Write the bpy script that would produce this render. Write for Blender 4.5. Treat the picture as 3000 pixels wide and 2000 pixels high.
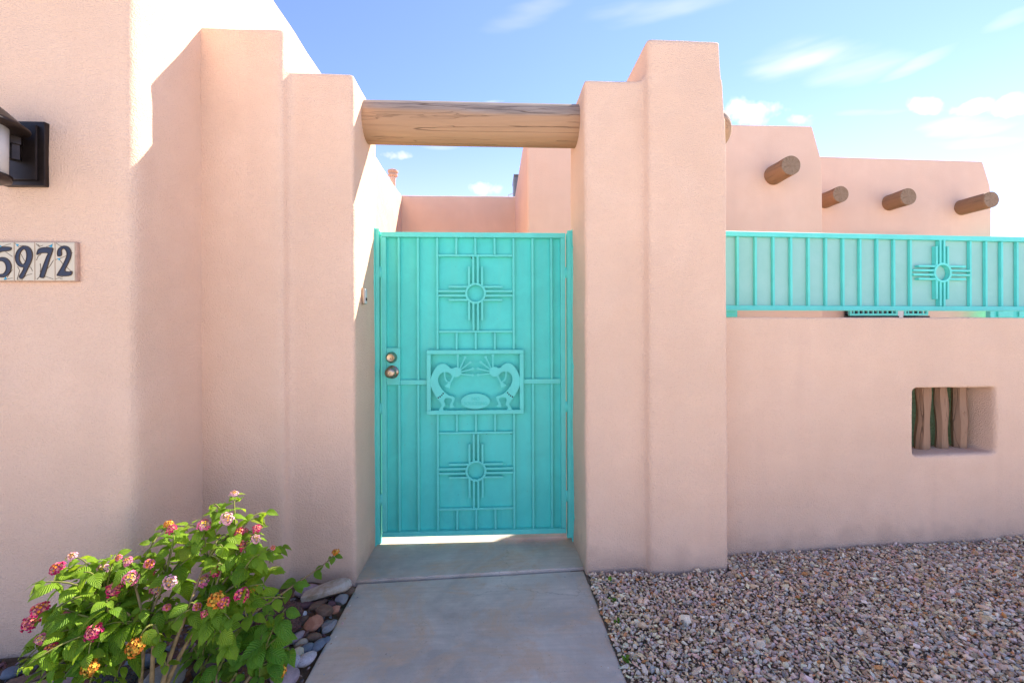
import bpy, bmesh, math, random
import numpy as np
from mathutils import Vector, Matrix, noise
from mathutils.geometry import tessellate_polygon
R = math.radians
random.seed(7); rng = np.random.default_rng(7)
scn = bpy.context.scene
for o in list(bpy.data.objects): bpy.data.objects.remove(o)

# ------------------------------------------------------------------ camera
CAM_YAW, CAM_ROLL = math.atan(57/1300), R(.20)
fw = Vector((math.sin(CAM_YAW), math.cos(CAM_YAW), 0)); r0 = Vector((math.cos(CAM_YAW), -math.sin(CAM_YAW), 0)); u0 = Vector((0, 0, 1))
rt = r0*math.cos(CAM_ROLL) - u0*math.sin(CAM_ROLL); up = u0*math.cos(CAM_ROLL) + r0*math.sin(CAM_ROLL)
cd = bpy.data.cameras.new('camera'); cam = bpy.data.objects.new('camera', cd); scn.collection.objects.link(cam)
cd.sensor_width = 36; cd.lens = 15.6; cd.shift_y = -.006; cd.clip_start = .05; cd.clip_end = 2000
m = Matrix.Identity(4)
for i in range(3): m[i][0], m[i][1], m[i][2] = rt[i], up[i], -fw[i]
m.translation = (0, -2.5, 1.15); cam.matrix_world = m
scn.camera = cam

# ------------------------------------------------------------------ light
TO_SUN = Vector((1, .85, 1.20)).normalized()
SUN_EL = math.asin(TO_SUN.z); SUN_ROT = math.atan2(TO_SUN.x, TO_SUN.y)
sl = bpy.data.lights.new('sun', 'SUN'); sl.energy = 2.6; sl.angle = R(.53); sl.color = (1, .93, .82)
so = bpy.data.objects.new('sun', sl); scn.collection.objects.link(so)
so.rotation_euler = TO_SUN.to_track_quat('Z', 'Y').to_euler(); so.location = (6, 5, 8)
world = bpy.data.worlds.new('World'); scn.world = world; world.use_nodes = True
wt = world.node_tree; wt.nodes.clear()
SKY_STRENGTH = .068
def wn(t, **k):
    n = wt.nodes.new(t)
    for a, b in k.items(): setattr(n, a, b)
    return n
wo = wn('ShaderNodeOutputWorld'); bg = wn('ShaderNodeBackground'); bg.inputs['Strength'].default_value = SKY_STRENGTH
sky = wn('ShaderNodeTexSky', sky_type='NISHITA', sun_disc=False, sun_elevation=SUN_EL, sun_rotation=SUN_ROT, altitude=1600, air_density=1.0, dust_density=.04, ozone_density=4.0)
tc = wn('ShaderNodeTexCoord'); sx = wn('ShaderNodeSeparateXYZ'); wt.links.new(tc.outputs['Generated'], sx.inputs[0])
def wmath(op, a, b=None, clamp=False):
    n = wn('ShaderNodeMath', operation=op, use_clamp=clamp)
    for i, v in enumerate((a, b)):
        if v is None: continue
        if isinstance(v, (int, float)): n.inputs[i].default_value = v
        else: wt.links.new(v, n.inputs[i])
    return n.outputs[0]
az = wmath('ARCTAN2', sx.outputs['X'], sx.outputs['Y']); el = wmath('ARCSINE', sx.outputs['Z'])
cv = wn('ShaderNodeCombineXYZ'); wt.links.new(az, cv.inputs[0]); wt.links.new(el, cv.inputs[1])
cn = wn('ShaderNodeTexNoise'); cn.inputs['Scale'].default_value = 11.0; cn.inputs['Detail'].default_value = 4; cn.inputs['Roughness'].default_value = .66
wt.links.new(cv.outputs[0], cn.inputs['Vector'])
cs = wn('ShaderNodeTexNoise'); cs.inputs['Scale'].default_value = 5.0; cs.inputs['Detail'].default_value = 3   # wind-drawn streaks
smp = wn('ShaderNodeMapping'); smp.inputs['Rotation'].default_value = (0, 0, -.25); smp.inputs['Scale'].default_value = (.8, 4.5, 1); wt.links.new(cv.outputs[0], smp.inputs['Vector']); wt.links.new(smp.outputs[0], cs.inputs['Vector'])
# clouds standing in the sky: azimuth, elevation, half sizes (radians), slant, density, raggedness
CLOUDS = [(0.6136,0.4751,0.0882,0.0321,-0.082,0.55,0.50), (0.6911,0.4457,0.0924,0.0305,-0.207,0.40,0.50), (0.7862,0.4200,0.0550,0.0114,0.146,0.60,0.40), (0.8882,0.4381,0.0334,0.0120,0.055,0.45,0.50), (0.5421,0.4136,0.0566,0.0210,-0.275,0.95,0.90), (0.6160,0.3836,0.0274,0.0111,-0.228,0.95,0.90), (0.7943,0.3603,0.0269,0.0121,-0.487,0.95,0.90), (0.8452,0.3406,0.0252,0.0118,-0.108,0.95,0.90), (0.8913,0.3273,0.0239,0.0153,-0.016,0.95,0.90), (0.8377,0.3175,0.0647,0.0187,-0.201,0.75,0.40), (0.8598,0.2856,0.0687,0.0108,-0.228,0.40,0.40), (0.7289,0.3685,0.0671,0.0073,-0.228,0.35,0.40), (0.3447,0.6121,0.1434,0.0232,-0.033,0.28,0.60), (0.0925,0.6314,0.1020,0.0215,0.183,0.20,0.60), (-0.2179,0.3740,0.0437,0.0090,0.080,0.70,0.80), (-0.0165,0.3170,0.0692,0.0152,0.004,0.60,0.80), (-0.1149,0.3975,0.0453,0.0064,0.046,0.30,0.50), (-0.0005,0.4829,0.0346,0.0048,0.077,0.50,0.90), ]
for k in range(5):     # the same kind of fair-weather clouds go on round the horizon
    CLOUDS.append((1.6+k*.9, .26+.06*math.sin(k*2.1), .16, .04, .1*math.sin(k*1.3), .8, .9))
cl = None
for (a0, e0, rx_, ry_, ro_, st_, ed_) in CLOUDS:
    a0 = (a0+math.pi) % (2*math.pi)-math.pi; puff = ed_ > .7
    mp = wn('ShaderNodeMapping', vector_type='TEXTURE'); mp.inputs['Location'].default_value = (a0, e0, 0); mp.inputs['Rotation'].default_value = (0, 0, ro_); mp.inputs['Scale'].default_value = (rx_*1.15, ry_*1.15, 1)
    wt.links.new(cv.outputs[0], mp.inputs['Vector'])
    dt = wn('ShaderNodeVectorMath', operation='DOT_PRODUCT'); wt.links.new(mp.outputs[0], dt.inputs[0]); wt.links.new(mp.outputs[0], dt.inputs[1])
    ma = wn('ShaderNodeMath', operation='MULTIPLY_ADD'); wt.links.new((cn if puff else cs).outputs['Fac'], ma.inputs[0]); ma.inputs[1].default_value = 5.0 if puff else 3.2; ma.inputs[2].default_value = 1-(2.7 if puff else 1.7)
    r = wn('ShaderNodeMapRange', interpolation_type='SMOOTHSTEP'); r.inputs['From Min'].default_value = -.15; r.inputs['From Max'].default_value = 1.6 if puff else 2.1; r.inputs['To Max'].default_value = st_
    wt.links.new(wmath('SUBTRACT', ma.outputs[0], dt.outputs['Value']), r.inputs['Value'])
    cl = r.outputs[0] if cl is None else wmath('MAXIMUM', cl, r.outputs[0])
hz_ = wn('ShaderNodeMapRange', interpolation_type='SMOOTHSTEP'); hz_.inputs['From Min'].default_value = .50; hz_.inputs['From Max'].default_value = .12; hz_.inputs['To Max'].default_value = .22   # pale haze towards the horizon
wt.links.new(el, hz_.inputs['Value']); cl = wmath('MAXIMUM', cl, hz_.outputs[0])
mixc = wn('ShaderNodeMix', data_type='RGBA'); wt.links.new(cl, mixc.inputs['Factor']); wt.links.new(sky.outputs[0], mixc.inputs['A']); mixc.inputs['B'].default_value = (5.0, 5.15, 5.4, 1)
tint = wn('ShaderNodeMix', data_type='RGBA', blend_type='MULTIPLY'); tint.inputs['Factor'].default_value = 1; wt.links.new(mixc.outputs['Result'], tint.inputs['A']); tint.inputs['B'].default_value = (1.06, .925, 1.0, 1)
wt.links.new(tint.outputs['Result'], bg.inputs['Color']); wt.links.new(bg.outputs[0], wo.inputs[0])
scn.view_settings.view_transform = 'Standard'; scn.view_settings.look = 'None'; scn.view_settings.gamma = 1
scn.view_settings.exposure = 2.32
scn.render.engine = 'CYCLES'
scn.cycles.max_bounces = 7; scn.cycles.diffuse_bounces = 4

# ------------------------------------------------------------------ materials
def node_mat(name):
    mt = bpy.data.materials.new(name); mt.use_nodes = True
    nt = mt.node_tree; b = nt.nodes['Principled BSDF']
    return mt, nt, b
class T:
    """small helper around one node tree"""
    def __init__(s, nt): s.nt = nt
    def n(s, t, ins=None, **k):
        q = s.nt.nodes.new(t)
        for a, b in k.items(): setattr(q, a, b)
        for a, v in (ins or {}).items():
            if hasattr(v, 'is_output'): s.nt.links.new(v, q.inputs[a])
            else: q.inputs[a].default_value = v
        return q
    def coord(s, scale=(1, 1, 1), kind='Object'):
        c = s.n('ShaderNodeTexCoord'); mp = s.n('ShaderNodeMapping', {'Vector': c.outputs[kind], 'Scale': scale}); return mp.outputs[0]
    def noise(s, vec, scale, detail=4, rough=.55, dist=0):
        return s.n('ShaderNodeTexNoise', {'Vector': vec, 'Scale': scale, 'Detail': detail, 'Roughness': rough, 'Distortion': dist}).outputs['Fac']
    def ramp(s, fac, stops, interp='LINEAR'):
        q = s.n('ShaderNodeValToRGB', {'Fac': fac}); e = q.color_ramp.elements; q.color_ramp.interpolation = interp
        while len(e) < len(stops): e.new(.5)
        for x, (p, c) in zip(e, stops):
            x.position = p; x.color = (*c, 1) if len(c) == 3 else c
        return q.outputs['Color']
    def rng(s, v, a, b, c=0, d=1):
        return s.n('ShaderNodeMapRange', {'Value': v, 'From Min': a, 'From Max': b, 'To Min': c, 'To Max': d}).outputs[0]
    def mix(s, fac, a, b, mode='MIX'):
        q = s.n('ShaderNodeMix', data_type='RGBA', blend_type=mode)
        for k, v in (('Factor', fac), ('A', a), ('B', b)):
            if hasattr(v, 'is_output'): s.nt.links.new(v, q.inputs[k])
            else: q.inputs[k].default_value = (*v, 1) if isinstance(v, tuple) and len(v) == 3 else v
        return q.outputs['Result']
    def math(s, op, a, b=0.0):
        return s.n('ShaderNodeMath', {0: a, 1: b}, operation=op).outputs[0]
    def bump(s, h, strength, dist, normal=None):
        d = {'Height': h, 'Strength': strength, 'Distance': dist}
        if normal is not None: d['Normal'] = normal
        return s.n('ShaderNodeBump', d).outputs[0]
def shade(nt, b, col=None, rough=.8, normal=None, metal=0, spec=.3):
    if col is not None:
        if hasattr(col, 'is_output'): nt.links.new(col, b.inputs['Base Color'])
        else: b.inputs['Base Color'].default_value = (*col, 1)
    if hasattr(rough, 'is_output'): nt.links.new(rough, b.inputs['Roughness'])
    else: b.inputs['Roughness'].default_value = rough
    if normal is not None: nt.links.new(normal, b.inputs['Normal'])
    b.inputs['Metallic'].default_value = metal; b.inputs['Specular IOR Level'].default_value = spec

def make_stucco(name, c, grain=1.0):
    mt, nt, b = node_mat(name); t = T(nt); v = t.coord()
    big = t.noise(v, 1.3, 3, .6); mid = t.noise(v, 9, 2)
    streak = t.noise(t.coord((7, 7, .55)), 1.0, 2, .6)
    col = t.mix(t.rng(big, .3, .7), tuple(x*.90 for x in c), tuple(min(1, x*1.05) for x in c))
    col = t.mix(t.math('MULTIPLY', t.rng(mid, .35, .75), .35), col, tuple(x*y for x, y in zip(c, (.95, .90, .86))))
    col = t.mix(t.math('MULTIPLY', t.rng(streak, .50, .75), .42), col, tuple(x*y for x, y in zip(c, (.92, .90, .90))))
    gn = t.noise(v, 170, 1, .6)
    n2 = t.bump(t.math('ADD', t.rng(gn, .35, .65), t.math('MULTIPLY', t.noise(v, 9, 3, .55), 3.2)), .7*grain, .0030)
    col = t.mix(t.math('MULTIPLY', t.rng(gn, .30, .42, 1, 0), .16*grain), col, tuple(x*.6 for x in c))
    hz = t.n('ShaderNodeSeparateXYZ', {0: v}).outputs[2]
    dirt = t.math('MULTIPLY', t.rng(t.math('ADD', hz, t.math('MULTIPLY', mid, -.22)), -.10, .03, 1, 0), .4)
    col = t.mix(dirt, col, (.36, .25, .20))
    shade(nt, b, col, .92, n2, 0, .2)
    return mt
ADOBE = (.83, .575, .415)
M = {}
M['stucco'] = make_stucco('stucco_pink', ADOBE)
M['stucco_far'] = make_stucco('stucco_court', (.82, .55, .41), .5)

def make_paint(name, c, wear=.5, rough=.45, trans=0.0):
    mt, nt, b = node_mat(name); t = T(nt); v = t.coord()
    a = t.noise(v, 7, 6, .65, .6); st = t.noise(t.coord((16, 16, 1.6)), 1.0, 5, .6)
    col = t.mix(t.rng(a, .35, .68), tuple(x*.93 for x in c), tuple(min(1, x*1.04+.005) for x in c))
    col = t.mix(t.math('MULTIPLY', t.rng(st, .5, .75), .45*wear), col, tuple(x*y for x, y in zip(c, (2.0, .92, .80))))
    sp = t.noise(v, 60, 3, .6)
    col = t.mix(t.math('MULTIPLY', t.rng(sp, .70, .76), .55*wear), col, (.10, .09, .06))
    n = t.bump(t.noise(v, 55, 4, .6), .12, .002)
    shade(nt, b, col, t.rng(a, .2, .8, rough-.08, rough+.12), n, 0, .35)
    return mt
TURQ = (.13, .71, .61)
M['turq'] = make_paint('turquoise_paint', TURQ)
M['turq_sheet'] = make_paint('turquoise_sheet', (.085, .67, .57), .6)  # darker than the bars, so relief shading is put into the sheet colour
M['turq_lock'] = M['turq']

def make_perforated():
    mt, nt, b = node_mat('perforated_screen'); t = T(nt); v = t.coord()
    c = (.36, .69, .60)
    a = t.noise(v, 6, 5, .65, .5)
    col = t.mix(t.rng(a, .35, .7), tuple(x*.93 for x in c), (.40, .69, .62))
    dots = t.n('ShaderNodeTexVoronoi', {'Vector': v, 'Scale': 260.0, 'Randomness': .15})
    col = t.mix(t.rng(dots.outputs['Distance'], .25, .4, .35, 0), col, (.24, .48, .44))
    shade(nt, b, col, .6, t.bump(dots.outputs['Distance'], .25, .001), 0, .2)
    tr = t.n('ShaderNodeBsdfTranslucent', {'Color': (.35, .66, .60, 1)}); ms = t.n('ShaderNodeMixShader', {0: .13, 1: b.outputs[0], 2: tr.outputs[0]})
    tp = t.n('ShaderNodeBsdfTransparent'); m2 = t.n('ShaderNodeMixShader', {0: .06, 1: ms.outputs[0], 2: tp.outputs[0]})
    nt.links.new(m2.outputs[0], nt.nodes['Material Output'].inputs[0])
    return mt
M['perf'] = make_perforated()

def make_wood(name, axis, paint, grey, wtop=True, darker=1.0):
    """weathered round log, axis: 0 = along X, 1 = along Y"""
    mt, nt, b = node_mat(name); t = T(nt)
    s = [22, 22, 22]; s[axis] = 1.2; v = t.coord(tuple(s)); vo = t.coord()
    g = t.noise(v, 1.0, 6, .7, .8); fineg = t.noise(v, 3.2, 4, .7)
    col = t.mix(t.rng(g, .3, .7), tuple(x*.90 for x in paint), tuple(min(1, x*1.07) for x in paint))
    if wtop:
        q = t.n('ShaderNodeSeparateXYZ', {0: vo})
        lim = t.math('ADD', q.outputs[2], t.math('MULTIPLY', t.math('SUBTRACT', t.noise(t.coord(tuple(x*.35 for x in s)), 1.0, 5, .6), .5), .16))
        w = t.rng(lim, .005, .035)
        gcol = t.mix(t.rng(fineg, .35, .65), tuple(x*.62 for x in grey), tuple(x*1.2 for x in grey))
        col = t.mix(w, col, gcol)
    s2 = [13, 13, 13]; s2[axis] = .35
    ck = t.noise(t.coord(tuple(s2)), 1.0, 2, .45, 0)
    line = t.rng(t.math('ABSOLUTE', t.math('SUBTRACT', ck, .5)), .0, .006, 1, 0)
    s3 = [34, 34, 34]; s3[axis] = 1.6
    ck3 = t.noise(t.coord(tuple(s3)), 1.0, 3, .5, .3)
    line3 = t.rng(t.math('ABSOLUTE', t.math('SUBTRACT', ck3, .56)), .0, .007, .7, 0)
    ln = t.math('MAXIMUM', line, line3)
    col = t.mix(t.math('MULTIPLY', ln, .75), col, tuple(x*.28 for x in paint))
    n = t.bump(t.math('SUBTRACT', t.math('MULTIPLY', fineg, .5), ln), .7, .006)
    shade(nt, b, col, .8, n, 0, .2)
    return mt
M['beam'] = make_wood('beam_wood', 0, (.45, .275, .16), (.36, .28, .225))
M['viga'] = make_wood('viga_wood', 1, (.34, .185, .10), (.33, .25, .19), False)
def make_endgrain():
    mt, nt, b = node_mat('log_end'); t = T(nt); v = t.coord()
    q = t.n('ShaderNodeSeparateXYZ', {0: v})
    ang = t.math('ARCTAN2', q.outputs[2], q.outputs[0])
    rad = t.math('SQRT', t.math('ADD', t.math('MULTIPLY', q.outputs[0], q.outputs[0]), t.math('MULTIPLY', q.outputs[2], q.outputs[2])))
    rings = t.math('SINE', t.math('MULTIPLY', t.math('ADD', rad, t.math('MULTIPLY', t.noise(v, 14, 3), .02)), 620.0))
    col = t.mix(t.rng(rings, -1, 1), (.27, .18, .12), (.31, .215, .15))
    cr = t.noise(t.n('ShaderNodeCombineXYZ', {0: t.math('MULTIPLY', ang, 2.0), 1: t.math('MULTIPLY', rad, 2.0)}).outputs[0], 1.1, 2, .5)
    line = t.rng(t.math('ABSOLUTE', t.math('SUBTRACT', cr, .5)), 0, .014, 1, 0)
    col = t.mix(t.math('MULTIPLY', line, .55), col, (.08, .05, .03))
    blot = t.noise(v, 22, 4, .6)
    col = t.mix(t.math('MULTIPLY', t.rng(blot, .45, .7), .5), col, (.20, .12, .07))
    shade(nt, b, col, .9, t.bump(line, -.6, .006), 0, .15)
    return mt
M['end'] = make_endgrain()

def make_concrete(name, c, stain=1.0):
    mt, nt, b = node_mat(name); t = T(nt); v = t.coord()
    big = t.noise(v, 2.1, 7, .62, .7); mid = t.noise(v, 11, 6, .65); fine = t.noise(v, 230, 3, .7); brush = t.noise(t.coord((4, 60, 4)), 1.0, 4, .6)
    col = t.mix(t.rng(big, .32, .68), tuple(x*.68 for x in c), tuple(x*1.2 for x in c))
    col = t.mix(t.math('MULTIPLY', t.rng(t.noise(v, 3.4, 6, .7, 1.2), .46, .62), .75*stain), col, (c[0]*1.02, c[1]*.80, c[2]*.62))
    col = t.mix(t.math('MULTIPLY', t.rng(mid, .5, .75), .35), col, tuple(x*1.35 for x in c))
    col = t.mix(t.math('MULTIPLY', t.rng(brush, .40, .7), .34), col, tuple(x*.68 for x in c))
    col = t.mix(t.math('MULTIPLY', t.rng(fine, .28, .42, 1, 0), .55), col, tuple(x*.5 for x in c))
    vc = t.n('ShaderNodeTexVoronoi', {'Vector': t.n('ShaderNodeVectorMath', {0: v, 1: t.n('ShaderNodeCombineXYZ', {0: t.math('MULTIPLY', mid, .25), 1: t.math('MULTIPLY', big, .3)}).outputs[0]}, operation='ADD').outputs[0], 'Scale': 1.15}, feature='DISTANCE_TO_EDGE').outputs['Distance']
    crk = t.math('MULTIPLY', t.rng(vc, .0, .004, 1, 0), t.rng(big, .45, .55))
    col = t.mix(t.math('MULTIPLY', crk, .45), col, tuple(x*.3 for x in c))
    pits = t.n('ShaderNodeTexVoronoi', {'Vector': v, 'Scale': 38.0})
    pit = t.rng(pits.outputs['Distance'], .02, .09, 1, 0)
    col = t.mix(t.math('MULTIPLY', pit, .7), col, tuple(x*.25 for x in c))
    n = t.bump(t.noise(v, 140, 4, .65), .30, .003, t.bump(t.noise(v, 5, 4), .3, .01))
    shade(nt, b, col, .88, n, 0, .25)
    return mt
M['path'] = make_concrete('path_concrete', (.62, .525, .435))
M['court'] = make_concrete('court_concrete', (.50, .45, .38), .5)
def make_soil(name, c, sc=30):
    mt, nt, b = node_mat(name); t = T(nt); v = t.coord()
    col = t.mix(t.rng(t.noise(v, sc, 6, .7), .3, .7), tuple(x*(.55 if sc > 5 else .9) for x in c), tuple(min(.85, x*1.25) if sc > 5 else x*1.1 for x in c))
    shade(nt, b, col, .95, t.bump(t.noise(v, sc*2.5, 5, .7), .8, .012), 0, .1)
    return mt
M['soil'] = make_soil('bed_soil', (.17, .105, .065))
M['grit'] = make_soil('gravel_fines', (.27, .195, .14), 60)
M['ground'] = make_soil('desert_ground', (.74, .67, .58), 3)

def make_attr(name, rough=.8, bumps=60, bd=.003, vary=.25, spec=.3, scale=1.0):
    """mesh colour attribute 'tint' times fine mottling"""
    mt, nt, b = node_mat(name); t = T(nt); v = t.coord()
    at = t.n('ShaderNodeAttribute', attribute_name='tint')
    k = t.rng(t.noise(v, bumps*.6, 5, .65), .25, .75, 1-vary, 1+vary)
    kk = t.n('ShaderNodeVectorMath', {0: at.outputs['Color'], 1: t.n('ShaderNodeCombineXYZ', {0: k, 1: k, 2: k}).outputs[0]}, operation='MULTIPLY').outputs[0]
    shade(nt, b, kk, rough, t.bump(t.noise(v, bumps, 4, .6), .4, bd), 0, spec)
    return mt
M['chip'] = make_attr('gravel_chip', .85, 160, .002, .22, .2)
def make_rock(name, c, c2, sc=14, rough=.75, porous=False, speck=0.0):
    mt, nt, b = node_mat(name); t = T(nt); v = t.coord()
    col = t.mix(t.rng(t.noise(v, sc, 6, .62, .6), .32, .68), c, c2)
    col = t.mix(t.math('MULTIPLY', t.rng(t.noise(v, 170, 3, .7), .55, .68), .3+speck), col, tuple(min(1, x*1.9+.04) for x in c))
    col = t.mix(t.math('MULTIPLY', t.rng(t.noise(v, 120, 2, .6), .38, .30), .3+speck), col, tuple(x*.3 for x in c))
    if porous:
        vo = t.n('ShaderNodeTexVoronoi', {'Vector': v, 'Scale': 85.0}).outputs['Distance']
        col = t.mix(t.rng(vo, .1, .35, .85, 0), col, tuple(x*.25 for x in c))
        n = t.bump(t.math('ADD', vo, t.noise(v, 60, 4, .7)), .9, .012)
    else: n = t.bump(t.noise(v, 70, 5, .65), .35, .004)
    shade(nt, b, col, rough, n, 0, .3)
    return mt

def make_leaf(name, c, c2, tr):
    mt, nt, b = node_mat(name); t = T(nt); v = t.coord(kind='UV')
    q = t.n('ShaderNodeSeparateXYZ', {0: v})
    u = t.math('ABSOLUTE', q.outputs[0])
    vein = t.math('SINE', t.math('MULTIPLY', t.math('SUBTRACT', q.outputs[1], t.math('MULTIPLY', u, .55)), 58.0))
    mid = t.rng(u, .0, .05, 1, 0)
    oi = t.n('ShaderNodeObjectInfo').outputs['Random']
    at = t.n('ShaderNodeAttribute', attribute_name='shade').outputs['Fac']
    k = t.math('FRACT', t.math('ADD', oi, at))
    base = t.mix(k, c, c2)
    old = t.rng(k, .93, .97)
    base = t.mix(t.math('MULTIPLY', old, .6), base, (.20, .17, .02))
    col = t.mix(t.math('MULTIPLY', t.rng(vein, .75, 1.0), .28), base, (.16, .26, .05))
    col = t.mix(t.math('MULTIPLY', mid, .55), col, (.20, .30, .07))
    w = t.noise(t.coord(), 60, 3)
    col = t.mix(t.math('MULTIPLY', t.rng(w, .45, .75), .25), col, tuple(x*.6 for x in c))
    n = t.bump(vein, .6, .0016)
    shade(nt, b, col, .58, n, 0, .25)
    tl = t.n('ShaderNodeBsdfTranslucent', {'Color': (.55, .75, .04, 1), 'Normal': n})
    ms = t.n('ShaderNodeMixShader', {0: tr, 1: b.outputs[0], 2: tl.outputs[0]})
    nt.links.new(ms.outputs[0], nt.nodes['Material Output'].inputs[0])
    return mt
M['leaf'] = make_leaf('lantana_leaf', (.11, .23, .014), (.30, .46, .028), .42)
M['leaf2'] = make_leaf('low_lantana_leaf', (.075, .21, .018), (.15, .34, .03), .32)
M['petal'] = make_attr('petal', .6, 90, .001, .12, .2)
def plain(name, c, rough=.6, metal=0, spec=.4, sc=40, amt=.2, bd=.001):
    mt, nt, b = node_mat(name); t = T(nt); v = t.coord()
    col = t.mix(t.rng(t.noise(v, sc, 5, .6), .3, .7), tuple(x*(1-amt) for x in c), tuple(min(1, x*(1+amt)) for x in c))
    shade(nt, b, col, rough, t.bump(t.noise(v, sc*2, 4), .3, bd), metal, spec)
    return mt
M['stem'] = plain('stem', (.30, .20, .09), .75, 0, .2, 60, .35)
M['stem_green'] = plain('stem_green', (.20, .20, .05), .7, 0, .2)
M['bronze'] = plain('dark_bronze', (.035, .025, .022), .38, .6, .5, 14, .5)
M['glass'] = plain('frosted_glass', (.62, .60, .57), .35, 0, .4, 10, .08)
M['nickel'] = plain('satin_nickel', (.42, .33, .25), .28, 1, .5, 30, .12)
M['brass'] = plain('pale_brass', (.62, .45, .28), .35, 1, .5, 30, .1)
M['black'] = plain('dark_slot', (.012, .012, .012), .8)
M['holes'] = plain('hole_shade', (.012, .05, .045), .8)
M['tile'] = plain('cream_glaze', (.60, .50, .35), .25, 0, .5, 8, .06)
M['navy'] = plain('navy_glaze', (.004, .010, .036), .45, 0, .5, 30, .3)
M['brown'] = plain('brown_line', (.055, .028, .015), .6)
M['cyan'] = plain('cyan_glaze', (.02, .30, .44), .25, 0, .5)
M['mortar'] = plain('mortar', (.50, .33, .25), .95, 0, .1, 60, .2, .003)
M['pot'] = plain('turquoise_glaze', (.02, .27, .33), .25, 0, .5, 9, .25)
M['shadecloth'] = None
def make_cloth():
    mt, nt, b = node_mat('green_shade_cloth'); t = T(nt); v = t.coord()
    wv = t.n('ShaderNodeTexWave', {'Vector': v, 'Scale': 42.0, 'Distortion': 3.5, 'Detail': 3.0, 'Detail Scale': 3.0}, bands_direction='Z').outputs['Fac']
    col = t.mix(t.rng(wv, .2, .8), (.07, .11, .065), (.30, .42, .27))
    col = t.mix(t.math('MULTIPLY', t.rng(t.noise(v, 25, 4), .5, .7), .5), col, (.11, .085, .05))
    shade(nt, b, col, .9, t.bump(wv, .6, .004), 0, .1)
    tl = t.n('ShaderNodeBsdfTranslucent', {'Color': (.2, .30, .18, 1)}); ms = t.n('ShaderNodeMixShader', {0: .25, 1: b.outputs[0], 2: tl.outputs[0]})
    nt.links.new(ms.outputs[0], nt.nodes['Material Output'].inputs[0]); return mt
M['shadecloth'] = make_cloth()
M['niche_post'] = make_wood('niche_post_wood', 2, (.36, .22, .14), (.3, .2, .15), False)
M['pane'] = plain('dark_window', (.02, .025, .03), .08, 0, .5)
M['unit'] = plain('grey_metal_unit', (.13, .14, .16), .5, .3)
M['pipe'] = plain('painted_pipe', (.60, .42, .32), .7)

# ------------------------------------------------------------------ mesh helpers
COL = scn.collection
def link(name, me, mat=None, parent=None, loc=None, rot=None):
    o = bpy.data.objects.new(name, me); COL.objects.link(o)
    if mat is not None and me is not None and not me.materials: me.materials.append(mat)
    if parent is not None: o.parent = parent
    if loc is not None: o.location = loc
    if rot is not None: o.rotation_euler = rot
    return o
def tag(o, label, cat, group=None, kind=None):
    o['label'] = label
    if cat: o['category'] = cat
    if group: o['group'] = group
    if kind: o['kind'] = kind
    return o
def thing(name, label, cat, loc=(0, 0, 0), rz=0, group=None):
    o = bpy.data.objects.new(name, None); COL.objects.link(o); o.location = loc; o.rotation_euler = (0, 0, rz); o.empty_display_size = .1
    return tag(o, label, cat, group)
def bm_done(bm, name, smooth=False):
    bmesh.ops.recalc_face_normals(bm, faces=bm.faces)
    me = bpy.data.meshes.new(name); bm.to_mesh(me); bm.free()
    if smooth:
        for p in me.polygons: p.use_smooth = True
    return me
def box(bm, x0, x1, y0, y1, z0, z1, bev=0, seg=2):
    r = bmesh.ops.create_cube(bm, size=1)
    for v in r['verts']:
        v.co = Vector(((x0+x1)/2+v.co.x*(x1-x0), (y0+y1)/2+v.co.y*(y1-y0), (z0+z1)/2+v.co.z*(z1-z0)))
    if bev:
        es = list({e for v in r['verts'] for e in v.link_edges})
        bmesh.ops.bevel(bm, geom=es, offset=bev, segments=seg, affect='EDGES', profile=.6)
def boxobj(name, dims, mat, parent=None, bev=.0015, seg=1, loc=None, rot=None):
    bm = bmesh.new(); box(bm, *dims, bev=bev, seg=seg); return link(name, bm_done(bm, name), mat, parent, loc, rot)
def prism(bm, poly, a0, a1, plane='XZ', holes=()):
    """poly in a plane, extruded along the third axis from a0 to a1"""
    loops = [poly]+list(holes)
    P = (lambda p, a: (p[0], a, p[1])) if plane == 'XZ' else (lambda p, a: (p[0], p[1], a)) if plane == 'XY' else (lambda p, a: (a, p[0], p[1]))
    flat = [p for l in loops for p in l]
    f = [bm.verts.new(P(p, a0)) for p in flat]; g = [bm.verts.new(P(p, a1)) for p in flat]
    for tri in tessellate_polygon([[Vector((p[0], p[1], 0)) for p in l] for l in loops]):
        try: bm.faces.new([f[i] for i in tri]); bm.faces.new([g[i] for i in reversed(tri)])
        except ValueError: pass
    i = 0
    for l in loops:
        n = len(l)
        for k in range(n): bm.faces.new((f[i+k], f[i+(k+1) % n], g[i+(k+1) % n], g[i+k]))
        i += n
def lathe(bm, prof, seg=32, axis='Z', center=(0, 0, 0), cap=True):
    """prof: list of (radius, height)"""
    rings = []
    for r, h in prof:
        ring = []
        for i in range(seg):
            a = 2*math.pi*i/seg; p = (r*math.cos(a), r*math.sin(a), h)
            if axis == 'Y': p = (p[0], p[2], p[1])
            if axis == 'X': p = (p[2], p[0], p[1])
            ring.append(bm.verts.new((p[0]+center[0], p[1]+center[1], p[2]+center[2])))
        rings.append(ring)
    for a, b in zip(rings, rings[1:]):
        for i in range(seg): bm.faces.new((a[i], a[(i+1) % seg], b[(i+1) % seg], b[i]))
    if cap: bm.faces.new(rings[0]); bm.faces.new(rings[-1])
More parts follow.
